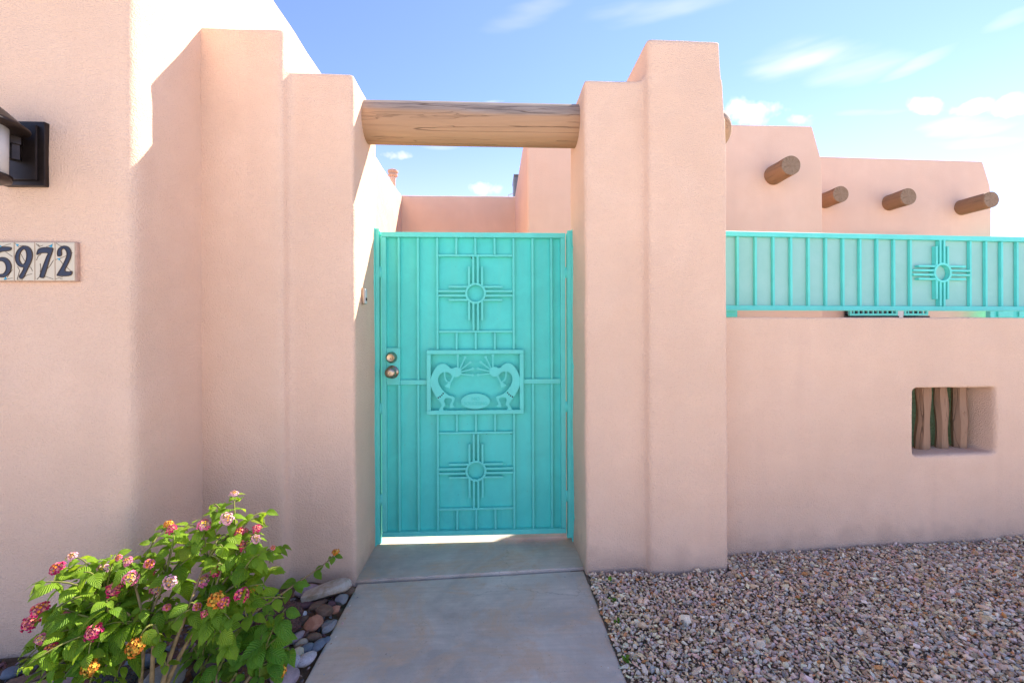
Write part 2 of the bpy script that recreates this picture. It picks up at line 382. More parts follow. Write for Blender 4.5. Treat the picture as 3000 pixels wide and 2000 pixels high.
def tube(bm, pts, rad, seg=8):
    rings = []; n = len(pts)
    for i, p in enumerate(pts):
        d = (Vector(pts[min(i+1, n-1)])-Vector(pts[max(i-1, 0)])).normalized()
        a = d.cross(Vector((.31, .2, 1))).normalized(); b = d.cross(a)
        rr = rad[i] if isinstance(rad, (list, tuple)) else rad
        rings.append([bm.verts.new(Vector(p)+rr*(math.cos(2*math.pi*k/seg)*a+math.sin(2*math.pi*k/seg)*b)) for k in range(seg)])
    for a, b in zip(rings, rings[1:]):
        for k in range(seg): bm.faces.new((a[k], a[(k+1) % seg], b[(k+1) % seg], b[k]))
    bm.faces.new(rings[0]); bm.faces.new(rings[-1])
def ribbon(pts, w):
    """outline of a thin stroke along pts"""
    L, Rr = [], []
    for i, p in enumerate(pts):
        a = Vector(pts[max(i-1, 0)]); b = Vector(pts[min(i+1, len(pts)-1)]); d = (b-a).normalized(); nn = Vector((-d.y, d.x))*w/2
        L.append((p[0]+nn.x, p[1]+nn.y)); Rr.append((p[0]-nn.x, p[1]-nn.y))
    return L+Rr[::-1]
def adobe(name, solids, mat, voxel=.02, iters=10, wob=.004, parent=None, loc=None, rot=None, clip=None):
    """closed solids fused by voxel remesh, softened and given a hand-trowelled wobble"""
    bm = bmesh.new()
    for s in solids:
        if s[0] == 'box': box(bm, *s[1:])
        else: prism(bm, *s[1:])
    tmp = bpy.data.objects.new('tmp', bm_done(bm, 'tmp')); COL.objects.link(tmp)
    md = tmp.modifiers.new('r', 'REMESH'); md.mode = 'VOXEL'; md.voxel_size = voxel; md.use_smooth_shade = True
    sm = tmp.modifiers.new('s', 'SMOOTH'); sm.factor = .5; sm.iterations = iters
    dg = bpy.context.evaluated_depsgraph_get(); me = bpy.data.meshes.new_from_object(tmp.evaluated_get(dg), depsgraph=dg)
    bpy.data.objects.remove(tmp); me.name = name
    n = len(me.vertices); co = np.empty(n*3, np.float32); me.vertices.foreach_get('co', co); nr = np.empty(n*3, np.float32); me.vertices.foreach_get('normal', nr)
    co = co.reshape(-1, 3); nr = nr.reshape(-1, 3)
    d = np.fromiter((noise.noise((c[0]*2.3, c[1]*2.3, c[2]*2.3))+.4*noise.noise((c[0]*8, c[1]*8, c[2]*8)) for c in co.tolist()), np.float32, n)
    co += nr*(d*wob)[:, None]
    me.vertices.foreach_set('co', co.ravel()); me.update()
    for p in me.polygons: p.use_smooth = True
    me.materials.clear(); me.materials.append(mat)
    return link(name, me, mat, parent, loc, rot)

# ------------------------------------------------------------------ ground, path, court
def sheet(name, x0, x1, y0, y1, z, mat):
    me = bpy.data.meshes.new(name); me.from_pydata([(x0, y0, z), (x1, y0, z), (x1, y1, z), (x0, y1, z)], [], [(0, 1, 2, 3)])
    o = link(name, me, mat); o['kind'] = 'structure'; return o
sheet('ground', -600, 600, -600, 600, -.06, M['ground'])
def bumpy(name, x0, x1, y0, y1, step, zf, mat):
    nx, ny = int((x1-x0)/step)+1, int((y1-y0)/step)+1
    v = []; f = []
    for j in range(ny):
        for i in range(nx):
            x, y = x0+(x1-x0)*i/(nx-1), y0+(y1-y0)*j/(ny-1); v.append((x, y, zf(x, y)))
    for j in range(ny-1):
        for i in range(nx-1): a = j*nx+i; f.append((a, a+1, a+nx+1, a+nx))
    me = bpy.data.meshes.new(name); me.from_pydata(v, [], f)
    for p in me.polygons: p.use_smooth = True
    o = link(name, me, mat); o['kind'] = 'structure'; return o
def grav_z(x, y):
    return -.012+.026*min(1, max(0, (x-.5)/.9))+.010*min(1, max(0, (y+.9)/.5))+.010*noise.noise((x*2.2, y*2.2, 4.))
bumpy('planting_bed', -3.9, -.60, -2.4, -.25, .03, lambda x, y: .0-.03*max(0, min(1, (x+.70)/.06))*1+.012*noise.noise((x*9, y*9, 1.)), M['soil'])
bumpy('gravel_bed', .38, 4.7, -2.0, .1, .04, lambda x, y: grav_z(x, y)-.012, M['grit'])
sheet('courtyard_paving', -1.4, 9, -.02, 6.2, -.006, M['court'])
path = bpy.data.objects.new('concrete_path', None); COL.objects.link(path); path['kind'] = 'structure'
def slab(poly, z0, z1, bev):
    bm = bmesh.new(); prism(bm, poly, z0, z1, 'XY')
    bmesh.ops.recalc_face_normals(bm, faces=bm.faces)
    bmesh.ops.dissolve_limit(bm, angle_limit=.01, verts=bm.verts, edges=bm.edges)
    es = [e for e in bm.edges if min(v.co.z for v in e.verts) > z1-1e-4]
    bmesh.ops.bevel(bm, geom=es, offset=bev, segments=3, affect='EDGES')
    return link('slab', bm_done(bm, 'slab'), M['path'], path)
slab([(-.655, -.383), (.452, -.318), (.47, .03), (-.68, .03)], -.07, .0, .006)
slab([(-.636, -.393), (.447, -.329), (.436, -3.4), (-.630, -3.4)], -.07, -.009, .006)

# ------------------------------------------------------------------ stucco masses
hs = tag(bpy.data.objects.new('left_house', None), 'pink stucco house with tall side wall at the left, carrying the house number', 'house'); COL.objects.link(hs); hs.name = 'stucco_house'
hs.location = (-1.313, -.825, 0)
w = adobe('wall', [('box', -3.9, -1.313, -.825, 4.35, -.15, 3.195)], M['stucco'], .026, 4, .008); w.parent = hs; w.matrix_parent_inverse = Matrix.Translation((1.313, .825, 0))
far = boxobj('rear_wall', (-6, -1.35, 4.2, 7.5, -.1, 3.15), M['stucco_far'], None, .02, 2); far.parent = hs; far.matrix_parent_inverse = Matrix.Translation((1.313, .825, 0))
lp = adobe('stepped_pillar', [('box', -1.42, -.950, -.435, .02, -.15, 2.555), ('box', -1.40, -.645, -.392, .02, -.15, 2.385)], M['stucco'], .0125, 12, .006)
tag(lp, 'stepped pink stucco gate pillar left of the gate, beside the shrub', 'pillar', 'stepped pillars of the gateway')
rp = adobe('stepped_pillar', [('prism', [(.742, -.15), (1.135, -.15), (1.135, 2.05), (1.10, 2.565), (.742, 2.575)], -.412, -.01), ('box', .447, 1.05, -.372, .02, -.15, 2.392)], M['stucco'], .0125, 10, .006)
tag(rp, 'stepped pink stucco gate pillar right of the gate, standing in the gravel', 'pillar', 'stepped pillars of the gateway')
TW = R(3.2)
gw = thing('garden_wall', 'low pink stucco wall with a square barred opening, below the turquoise fence', 'wall', (1.15, -.28, 0), TW)
WT = 1.238
adobe('wall', [('box', -.08, 1.104, 0, .20, -.15, WT), ('box', 1.603, 4.6, 0, .20, -.15, WT), ('box', 1.05, 1.65, 0, .20, -.15, .498), ('box', 1.05, 1.65, 0, .20, .858, WT)], M['stucco'], .0125, 4, .006, gw)
for k, (xa, tilt, ben) in enumerate(((1.300, .003, .004), (1.418, -.004, .006), (1.534, -.008, .013))):
    bm = bmesh.new(); pts = []; rad = []
    for i in range(13):
        q = i/12; z = .47+.42*q
        pts.append((xa+tilt*(q-.5)*2+ben*math.sin(q*5.0+k*1.7)*.6, .125+.004*math.sin(q*7+k), z)); rad.append((.034, .030, .036)[k]+.003*math.sin(q*9+k*2))
    tube(bm, pts, rad, 7)
    link('post', bm_done(bm, 'post'), M['niche_post'], gw)
bm = bmesh.new()
nx, nz = 26, 20; vs = [[bm.verts.new((1.02+.68*i/nx, .235+.006*noise.noise((i*.5, j*.4, 0)), .40+.56*j/nz)) for i in range(nx+1)] for j in range(nz+1)]
for j in range(nz):
    for i in range(nx): bm.faces.new((vs[j][i], vs[j][i+1], vs[j+1][i+1], vs[j+1][i]))
me = bm_done(bm, 'mesh_screen', True); ms_ = link('mesh_screen', me, M['shadecloth'], gw); sd = ms_.modifiers.new('s', 'SOLIDIFY'); sd.thickness = .004
ms_['label'] = 'green woven shade cloth behind the posts of the opening'

# courtyard house: two blocks with projecting logs
ch = thing('courtyard_house', 'pink stucco courtyard house with projecting round logs, behind the turquoise fence', 'house', (.335, 1.74, 0))
INV = Matrix.Translation((-.335, -1.74, 0))
def under(o, par, inv): o.parent = par; o.matrix_parent_inverse = inv; return o
def block(poly, y0, y1, bev=.03):
    bm = bmesh.new(); prism(bm, poly, y0, y1); bmesh.ops.recalc_face_normals(bm, faces=bm.faces)
    bmesh.ops.dissolve_limit(bm, angle_limit=.005, verts=bm.verts, edges=bm.edges)
    es = [e for e in bm.edges if max(v.co.z for v in e.verts) > 0]
    bmesh.ops.bevel(bm, geom=es, offset=bev, segments=4, affect='EDGES', profile=.5)
    me = bm_done(bm, 'wall', True); me.set_sharp_from_angle(angle=R(22))
    return under(link('wall', me, M['stucco_far']), ch, INV)
block([(.335, -.1), (1.22, -.1), (1.22, 3.205), (.335, 3.205)], 1.74, 6.2)
block([(1.19, -.1), (2.40, -.1), (2.40, 2.45), (1.19, 2.45)], 3.3, 6.2)
block([(2.245, -.1), (3.262, -.1), (3.262, 2.66), (3.248, 2.89), (3.16, 3.205), (2.245, 3.205)], 1.74, 1.90, .022)
block([(2.26, -.1), (3.25, -.1), (3.25, 2.40), (2.26, 2.40)], 1.89, 6.2)
block([(3.2, -.1), (5.905, -.1), (5.905, 2.76), (5.893, 2.90), (5.80, 3.19), (3.2, 3.228)], 2.49, 6.2)
def log_end(name, base, L, r, seed, axis='Y', mat=None, slope=0.0):
    """projecting log, base on the wall, pointing to -Y; cap as its own material slot"""
    bm = bmesh.new(); n, seg = 14, 36; rings = []
    rn = random.Random(seed); ph = rn.random()*9
    for i in range(n+1):
        q = i/n; y = .06-(L+.06)*q; ring = []
        rr = r*(1+.02*math.sin(q*4+ph)); rr *= 1 if q < .985 else .985
        for k in range(seg):
            a = 2*math.pi*k/seg; w = 1+.035*noise.noise((math.cos(a)*1.4+ph, math.sin(a)*1.4, q*1.0+seed))
            ring.append(bm.verts.new((rr*w*math.cos(a), y, rr*w*math.sin(a)+slope*q)))
        rings.append(ring)
    for a, b in zip(rings, rings[1:]):
        for k in range(seg): bm.faces.new((a[k], a[(k+1) % seg], b[(k+1) % seg], b[k])).smooth = True
    capf = bm.faces.new(rings[-1]); bm.faces.new(rings[0])
    bmesh.ops.recalc_face_normals(bm, faces=bm.faces); capf.material_index = 1
    me = bpy.data.meshes.new(name); bm.to_mesh(me); bm.free(); me.materials.append(M['viga']); me.materials.append(M['end'])
    return link(name, me, None, None, base)
for i, (x, y, z, L, r) in enumerate(((2.76, 1.75, 2.71, .27, .092), (3.86, 2.50, 2.70, .25, .090), (4.64, 2.50, 2.68, .25, .092), (5.52, 2.50, 2.632, .33, .088))):
    under(log_end('viga', (x, y, z), L, r, i*3+1), ch, INV)
def guard(x0, x1, y, z0, z1, nb, par, inv, label=None):
    """turquoise window guard: pane, frame rails and stiles, bars"""
    wdw = boxobj('window', (x0+.01, x1-.01, y+.055, y+.075, z0, z1), M['pane'], None, 0); under(wdw, par, inv)
    for nm, d in (('rail', (x0, x1, y-.012, y+.012, z0-.002, z0+.022)), ('rail', (x0, x1, y-.012, y+.012, z1-.024, z1)), ('stile', (x0, x0+.024, y-.0145, y+.0145, z0+.0225, z1-.0245)), ('stile', (x1-.024, x1, y-.0145, y+.0145, z0+.0225, z1-.0245))):
        under(boxobj(nm, d, M['turq']), wdw, Matrix())
    for k in range(1, nb+1):
        x = x0+(x1-x0)*k/(nb+1); under(boxobj('bar', (x-.007, x+.007, y-.007, y+.007, z0+.0225, z1-.0245), M['turq'], None, .001), wdw, Matrix())
    s = boxobj('sill', (x0-.01, x1+.01, y-.02, y+.06, z0-.035, z0-.006), M['black'], None); under(s, wdw, Matrix())
guard(4.072, 4.642, 2.40, 1.362, 2.25, 9, ch, INV)
guard(4.72, 5.008, 2.40, 1.362, 2.25, 4, ch, INV)
under(boxobj('mullion', (4.646, 4.716, 2.39, 2.47, 1.33, 2.25), M['glass'], None, .003), ch, INV)
door = boxobj('door_grille', (2.215, 2.352, 1.665, 1.69, .04, 2.06), M['turq'], None, .003); under(door, ch, INV)
for z in (1.28, 1.33, 1.38): under(boxobj('bar', (2.225, 2.335, 1.650, 1.664, z-.008, z+.008), M['turq']), door, Matrix())
# far right turquoise screen gate with stepped fretwork
fg = thing('fretwork_gate', 'turquoise courtyard gate with stepped fretwork at the far right below the fence', 'gate', (5.63, 2.30, 0))
boxobj('panel', (0.04, 1.36, .006, .016, .06, 2.12), M['turq_sheet'], fg, .001)
boxobj('stile', (0, .05, -.02, .03, 0, 2.16), M['turq'], fg); boxobj('stile', (1.35, 1.40, -.02, .03, 0, 2.16), M['turq'], fg)
boxobj('rail', (.051, 1.349, -.017, .027, 2.11, 2.16), M['turq'], fg); boxobj('rail', (.051, 1.349, -.017, .027, .04, .09), M['turq'], fg)
for k in range(5):
    x = .11+.25*k
    bm = bmesh.new(); prism(bm, [(x, 1.34), (x+.18, 1.34), (x+.18, 1.52), (x+.12, 1.52), (x+.12, 1.46), (x+.06, 1.46), (x+.06, 1.40), (x, 1.40)], -.008, .0055)
    link('fret', bm_done(bm, 'fret'), M['turq'], fg)
# back wall of the court
bw = adobe('courtyard_wall', [('box', -1.42, .42, 4.02, 4.30, -.1, 3.205)], M['stucco_far'], .03, 4, .006)
tag(bw, 'pink stucco wall closing the courtyard, seen over the gate', 'wall')
# roof vent and roof unit
vp = thing('vent_pipe', 'slim vent pipe with capped top above the left roof edge', 'pipe', (-1.655, 5.0, 3.1))
bm = bmesh.new(); lathe(bm, [(.045, 0), (.045, .66), (.050, .67), (.050, .70)], 20); link('pipe', bm_done(bm, 'pipe', True), M['pipe'], vp)
bm = bmesh.new(); lathe(bm, [(.052, .70), (.078, .715), (.082, .735), (.066, .745), (.066, .765), (.086, .775), (.086, .805), (.05, .825), (.02, .83)], 24); link('cap', bm_done(bm, 'cap', False), M['mortar'], vp)
ru = thing('roof_unit', 'dark grey metal box with a thin cable, on the roof behind the courtyard wall', 'roof unit', (.40, 6.0, 3.0))
boxobj('cabinet', (.025, .62, 0, .6, .1, 1.20), M['unit'], ru, .01, 2)
boxobj('lid', (.015, .63, -.012, .612, 1.205, 1.235), M['unit'], ru, .006, 1)
bm = bmesh.new(); tube(bm, [(-.10, .3, .2), (-.10, .3, .85), (-.07, .3, .93), (.02, .3, .96), (.05, .3, .96)], .008, 8); link('cable', bm_done(bm, 'cable', True), M['glass'], ru)

# ------------------------------------------------------------------ beam
bm = bmesh.new(); n, seg = 110, 56; rings = []
bx0, bx1, br = -.86, 1.262, .1045
for i in range(n+1):
    q = i/n; x = bx0+(bx1-bx0)*q; ring = []
    e = 1.0 if q < .965 else math.sqrt(max(.12, 1-((q-.965)/.035)**2*.75))
    for k in range(seg):
        a = 2*math.pi*k/seg; ca, sa = math.cos(a), math.sin(a)
        w = 1+.030*noise.noise((x*1.1, ca*1.2, sa*1.2+5))+.016*noise.noise((x*1.6, ca*7, sa*7))*(1+1.3*max(0, sa))
        ring.append(bm.verts.new((x, br*e*w*ca, br*e*w*sa-.008*(x-.0)+.003*math.sin(x*3))))
    rings.append(ring)
for a, b in zip(rings, rings[1:]):
    for k in range(seg): bm.faces.new((a[k], a[(k+1) % seg], b[(k+1) % seg], b[k]))
bm.faces.new(rings[0]); bm.faces.new(rings[-1])
bo = link('wooden_beam', bm_done(bm, 'wooden_beam', True), M['beam'], None, (0, -.168, 2.252))
tag(bo, 'round weathered wooden beam spanning the gateway above the turquoise gate', 'beam')

# ------------------------------------------------------------------ turquoise gate
gate = thing('metal_gate', 'turquoise metal gate with sun symbols and flute-player panel between the pillars', 'gate', (-.615, 0, 0))
GI = Matrix.Translation((.615, 0, 0))
TQ, TS = M['turq'], M['turq_sheet']
def gb(name, d, mat=TQ, par=None, bev=.0018):
    o = boxobj(name, d, mat, None, bev); par = par or gate
    return under(o, par, GI if par is gate else Matrix())
GX0, GX1, GZ0, GZ1 = -.613, .410, .040, 1.722; FT = .027
gb('sheet', (GX0+.012, GX1-.012, .004, .007, GZ0+.012, GZ1-.012), TS)
gb('stile', (GX0, GX0+FT, -.026, .008, GZ0+FT+.001, GZ1-FT-.001)); gb('stile', (GX1-FT, GX1, -.026, .008, GZ0+FT+.001, GZ1-FT-.001))
gb('rail', (GX0, GX1, -.027, .008, GZ1-FT, GZ1)); gb('rail', (GX0, GX1, -.027, .008, GZ0, GZ0+FT))
zt, zb = GZ1-FT-.001, GZ0+FT+.001
BW = .0062
def vbar(x, z0, z1): gb('bar', (x-BW, x+BW, -.0185, .0035, z0, z1))
def hbar(z, x0, x1, h=BW): gb('cross_rail', (x0, x1, -.020, .0035, z-h, z+h))
MX0, MX1, MZ0, MZ1 = -.364, .173, .714, 1.070
bxs = [-.518, -.413, -.306, -.200, -.094, .013, .119, .226, .332]
vbar(bxs[0], 1.084, zt); vbar(bxs[1], .906, zt); vbar(bxs[0], zb, .877); vbar(bxs[1], zb, .877)
for x in bxs[7:]: vbar(x, .906, zt); vbar(x, zb, .877)
for x in (bxs[2], bxs[6]): vbar(x, MZ1+.001, zt); vbar(x, zb, MZ0-.001)
for x in bxs[3:6]:
    vbar(x, 1.602, zt); vbar(x, MZ1+.001, 1.164); vbar(x, .614, MZ0-.001); vbar(x, zb, .176)
for z in (1.595, 1.171, .607, .183): hbar(z, bxs[2]+BW+.0005, bxs[6]-BW-.0005)
hbar(.8915, -.5105, MX0-.0005, .0135); hbar(.8915, MX1+.0005, GX1-FT-.0005, .0135)
def sun_symbol(par, inv, c, zlo, zhi, xlo, xhi, y0, y1, ro=.058, ri=.047, w=.0058, mat=TQ, off=(.0125, .0365), short=.150):
    """ring with four sets of four rays"""
    cx_, cz_ = c
    bm = bmesh.new(); S = 48
    prism(bm, [(cx_+ro*math.cos(2*math.pi*k/S), cz_+ro*math.sin(2*math.pi*k/S)) for k in range(S)], y0-.002, y1, 'XZ', [[(cx_+ri*math.cos(2*math.pi*k/S), cz_+ri*math.sin(2*math.pi*k/S)) for k in range(S)]])
    ring = under(link('sun_ring', bm_done(bm, 'sun_ring'), mat), par, inv)
    A, B = off
    for s in (-1, 1):
        for o_, lim in ((A, None), (B, short)):
            e = math.sqrt(ro**2-(o_)**2)-.003
            for sg in (-1, 1):
                x = cx_+s*o_
                z_in = cz_+sg*e; z_out = (zhi if sg > 0 else zlo) if lim is None else cz_+sg*lim
                under(boxobj('ray', (x-w, x+w, y0, y1, min(z_in, z_out), max(z_in, z_out)), mat, None, .001), par, inv)
                z = cz_+s*o_
                x_in = cx_+sg*e; x_out = (xhi if sg > 0 else xlo) if lim is None else cx_+sg*lim
                under(boxobj('ray', (min(x_in, x_out), max(x_in, x_out), y0+.0004, y1, z-w, z+w), mat, None, .001), par, inv)
    return ring
sun_symbol(gate, GI, (-.0935, 1.384), 1.178, 1.588, bxs[2]+BW, bxs[6]-BW, -.0225, -.0085)
sun_symbol(gate, GI, (-.0945, .396), .190, .600, bxs[2]+BW, bxs[6]-BW, -.0225, -.0085)
# medallion with two flute players
med = gb('medallion_frame', (MX0, MX1, -.0385, -.0085, MZ1-.023, MZ1))
med['label'] = 'rectangular panel frame holding two facing flute-player cutouts'
for d in ((MX0, MX1, -.0385, -.0085, MZ0, MZ0+.023), (MX0, MX0+.023, -.038, -.0085, MZ0+.0235, MZ1-.0235), (MX1-.023, MX1, -.038, -.0085, MZ0+.0235, MZ1-.0235)):
    gb('frame_bar', d, TQ, med)
K = .000266
def mp_(x, y): return (-.0955+(x-1160)*K, .893-(y-770)*K)
BODY = [(470,1240),(400,1150),(330,1050),(270,950),(235,850),(224,760),(238,680),(265,600),(310,510),(370,435),(430,395),(490,384),(545,398),(600,440),(645,490),(700,480),(760,520),(770,600),(700,655),(670,640),(640,595),(600,572),(550,563),(490,565),(430,600),(395,660),(385,720),(395,790),(430,870),(490,950),(550,1010),(620,1050),(700,1070),(735,1095),(726,1125),(700,1190),(678,1258),(722,1266),(722,1288),(640,1305),(620,1292),(640,1220),(680,1130),(640,1105),(570,1095),(530,1110),(507,1150),(518,1200),(537,1235),(530,1262),(468,1322),(512,1352),(512,1375),(395,1375),(405,1340),(430,1300)]
def smooth_poly(P, it=1):
    for _ in range(it):
        Q = []
        for i in range(len(P)):
            a, b = P[i], P[(i+1) % len(P)]
            Q += [(a[0]*.75+b[0]*.25, a[1]*.75+b[1]*.25), (a[0]*.25+b[0]*.75, a[1]*.25+b[1]*.75)]
        P = Q
    return P
FLUTE = [(688,640),(722,655),(648,788),(638,830),(622,902),(518,855),(596,795),(628,762)]
ARM = ribbon([(520,545),(521,640),(532,700),(556,748),(612,782)], 27)
ANT = [((795,490),(795,225)),((835,500),(945,262)),((850,520),(1052,365)),((860,560),(1105,500)),((850,605),(1105,630))]
def player(mir):
    f = (lambda p: mp_(2320-p[0], p[1]-4)) if mir else (lambda p: mp_(*p))
    o = None
    def add(nm, poly, y0, y1, sm=0):
        poly = smooth_poly(poly, sm) if sm else poly
        bm = bmesh.new(); prism(bm, [f(p) for p in poly], y0, y1); return link(nm, bm_done(bm, nm), TQ)
    o = add('flute_player', BODY, -.0345, -.0265, 2); under(o, med, Matrix())
    o['label'] = 'flat cut-metal flute player facing '+('left' if mir else 'right')
    hd = add('flute_player_head', [(765+103*math.cos(a*math.pi/18), 565+103*math.sin(a*math.pi/18)) for a in range(36)], -.0350, -.0268); under(hd, med, Matrix())
    under(add('flute', FLUTE, -.0353, -.0270), med, Matrix()); under(add('arm', ARM, -.0348, -.0272), med, Matrix())
    for i, (a, b) in enumerate(ANT):
        bm = bmesh.new(); prism(bm, [f(p) for p in ribbon([a, b], 26)], -.0342+i*.0001, -.0275)
        prism(bm, [f((b[0]+27*math.cos(q*math.pi/8), b[1]+27*math.sin(q*math.pi/8))) for q in range(16)], -.0358, -.0277)
        under(link('feather', bm_done(bm, 'feather'), TQ), med, Matrix())
    for (x, y) in ((490,1005),(463,1040),(428,1068),(390,1090)):  # solid dark discs on the body, painting the shade inside its belt holes
        bm = bmesh.new(); prism(bm, [f((x+16*math.cos(q*math.pi/8), y+16*math.sin(q*math.pi/8))) for q in range(16)], -.0352, -.030)
        under(link('belt_hole_disc', bm_done(bm, 'belt_hole_disc'), M['holes']), med, Matrix())
player(False); player(True)
def ell(rx, ry, n=56): return [mp_(1160+rx*math.cos(2*math.pi*k/n), 1175+ry*math.sin(2*math.pi*k/n)) for k in range(n)]
bm = bmesh.new(); prism(bm, ell(300, 160), -.030, -.022)
ov = under(link('oval_sign', bm_done(bm, 'oval_sign'), TQ), med, Matrix()); ov['label'] = 'oval plate reading NO SOLICITING'
bm = bmesh.new(); prism(bm, ell(300, 160), -.0325, -.0300, 'XZ', [ell(280, 143)]); under(link('sign_rim', bm_done(bm, 'sign_rim'), TQ), med, Matrix())
def text(body, x, z, size, y, mat, par, inv, sx=1.0):
    cu = bpy.data.curves.new('t', 'FONT'); cu.body = body; cu.size = size; cu.align_x = 'CENTER'; cu.extrude = .0012; cu.offset = .0004; cu.resolution_u = 3
    to = bpy.data.objects.new('t', cu); COL.objects.link(to)
    dg = bpy.context.evaluated_depsgraph_get(); me = bpy.data.meshes.new_from_object(to.evaluated_get(dg), depsgraph=dg); bpy.data.objects.remove(to)
    for v in me.vertices: v.co = Vector((x+v.co.x*sx, y-v.co.z, z+v.co.y))
    me.flip_normals(); me.name = 'lettering'
    me.materials.clear(); me.materials.append(mat)
    return under(link('lettering', me, mat), par, inv)
text('NO', *mp_(1160, 1158), .027, -.0312, TS, med, Matrix(), 1.1)
text('SOLICITING', *mp_(1160, 1252), .0255, -.0312, TS, med, Matrix(), .94)
# lock box and locks
gb('lock_box', (GX0+FT+.0005, -.511, -.0245, .0035, .878, 1.083))
def locks():
    db = thing('x', 'x', 'x'); bpy.data.objects.remove(db)
    bm = bmesh.new(); lathe(bm, [(.031, 0), (.031, .006), (.030, .008), (.0225, .026), (.0215, .028)], 40, 'Y'); me = bm_done(bm, 'deadbolt', True)
    for v in me.vertices: v.co.y = -v.co.y
    o = under(link('deadbolt', me, M['nickel']), gate, GI); o.location = (-.557, -.0250, 1.030); me.flip_normals()
    bm = bmesh.new(); lathe(bm, [(.0205, .0281), (.0195, .030), (.018, .0293)], 36, 'Y'); me = bm_done(bm, 'cylinder_face', True)
    for v in me.vertices: v.co.y = -v.co.y
    me.flip_normals(); cf = link('cylinder_face', me, M['brass'], o)
    bm = bmesh.new(); box(bm, -.0011, .0011, -.0304, -.0290, -.009, -.001); link('keyhole', bm_done(bm, 'keyhole'), M['black'], o)
    bm = bmesh.new(); lathe(bm, [(.036, 0), (.036, .004), (.034, .007), (.016, .012), (.0135, .022), (.020, .030), (.0275, .036), (.030, .044), (.0295, .052), (.025, .060), (.017, .064), (.011, .0645)], 44, 'Y'); me = bm_done(bm, 'door_knob', True)
    for v in me.vertices: v.co.y = -v.co.y
    me.flip_normals(); k = under(link('door_knob', me, M['nickel']), gate, GI); k.location = (-.553, -.0250, .950)
    bm = bmesh.new(); lathe(bm, [(.0095, .0646), (.009, .0662), (.006, .0655)], 24, 'Y'); me = bm_done(bm, 'cylinder_face', True)
    for v in me.vertices: v.co.y = -v.co.y
    me.flip_normals(); link('cylinder_face', me, M['brass'], k)
    bm = bmesh.new(); box(bm, -.0010, .0010, -.0668, -.0655, -.006, .001); link('keyhole', bm_done(bm, 'keyhole'), M['black'], k)
locks()
# chipped paint showing dark metal under the lower cross rails
M['chip_dark'] = plain('bare_dark_steel', (.03, .022, .018), .8, 0, .2, 80, .4)
rc = random.Random(5)
for x0_, x1_, z_ in ((-.188, -.105, .1765), (-.080, .004, .1765), (.020, .030, .1765), (.100, .112, .1765), (-.299, -.291, .1765), (-.045, -.020, .6005), (.085, .111, .600), (-.299, -.285, .600), (-.12, -.10, 1.5885)):
    n_ = max(3, int((x1_-x0_)/.008)); top_ = [(x0_+(x1_-x0_)*i/n_, z_) for i in range(n_+1)]
    bot_ = [(x, z-(rc.uniform(.001, .006) if 0 < i < n_ else .0006)*(1.6 if i in (1, n_-1) else 1)) for i, (x, z) in enumerate(top_)]
    bm = bmesh.new(); prism(bm, top_+bot_[::-1], .0029, .0042); under(link('paint_chip', bm_done(bm, 'paint_chip'), M['chip_dark']), gate, GI)
# posts fixed to the pillars
def gate_post(name, label, x0, x1, xs0, xs1, side, zbot, ztop):
    t = thing(name, label, 'gate post', ((x0+x1)/2, 0, 0), 0, 'posts the gate hangs between'); I = Matrix.Translation((-(x0+x1)/2, 0, 0))
    under(boxobj('tube', (x0, x1, -.048, -.012, zbot, ztop), TQ, None, .003, 2), t, I)
    under(boxobj('stop_strip', (xs0, xs1, -.040, -.034, zbot+.02, ztop-.004), TQ, None, .001), t, I)
    under(boxobj('inner_tube', (xs0, xs1, -.0115, .010, zbot+.005, ztop-.012), TQ, None, .002), t, I)
    for z in (1.637, .976, .141):
        tb = under(boxobj('anchor_tab', (min(x0-side*.014, x0+side*.022) if side > 0 else x1-.022, x0+.022 if side > 0 else x1+.014, -.0535, -.0485, z-.020, z+.020), TQ, None, .001), t, I)
        bm = bmesh.new(); lathe(bm, [(.008, -.0630), (.008, -.054)], 6, 'Y', ((x0+.010 if side > 0 else x1-.010), 0, z)); under(link('bolt', bm_done(bm, 'bolt'), TQ), tb, Matrix())
    for z in (1.50, .75, .25):
        bm = bmesh.new(); lathe(bm, [(.0065, z-.03), (.0065, z+.03)], 14, 'Z', ((xs1+GX0)/2 if side > 0 else (GX1+xs0)/2, -.030, 0)); under(link('hinge_barrel', bm_done(bm, 'hinge_barrel', True), TQ), t, I)
gate_post('gate_post', 'turquoise steel gate post on the lock side, fixed to the left pillar', -.662, -.640, -.6395, -.620, 1, -.012, 1.742)
gate_post('gate_post', 'turquoise steel gate post on the hinge side, fixed to the right pillar', .440, .462, .418, .4395, -1, .0, 1.737)

# ------------------------------------------------------------------ fence panel on the wall
fn = thing('fence_panel', 'long turquoise metal fence panel with a sun symbol on top of the garden wall', 'fence', (1.15, -.28, 0), TW)
FY = .150
def fb(nm, d, mat=TQ, bev=.0015): return boxobj(nm, d, mat, fn, bev)
FX0, FX1 = -.02, 4.3
fb('rail', (FX0, FX1, FY-.002, FY+.028, 1.690, 1.717)); fb('rail', (FX0, FX1, FY-.002, FY+.028, 1.283, 1.309))
fb('screen_sheet', (FX0, FX1, FY+.0205, FY+.0225, 1.305, 1.695), M['perf'], 0)
for px_ in (.04, 3.4): fb('support_post', (px_-.015, px_+.015, FY, FY+.026, 1.20, 1.2825))
xs = [.209+.1052*i-.105 for i in range(0, 12)]+[1.645+.1035*j for j in range(0, 25)]
for x in xs: fb('bar', (x-.0065, x+.0065, FY+.002, FY+.0195, 1.3095, 1.6895))
sun_symbol(fn, Matrix(), (1.453, 1.502), 1.3098, 1.6892, 1.261+.0065, 1.645-.0065, FY-.006, FY+.0195, .057, .045, .0058, TQ, (.0125, .0365), .152)

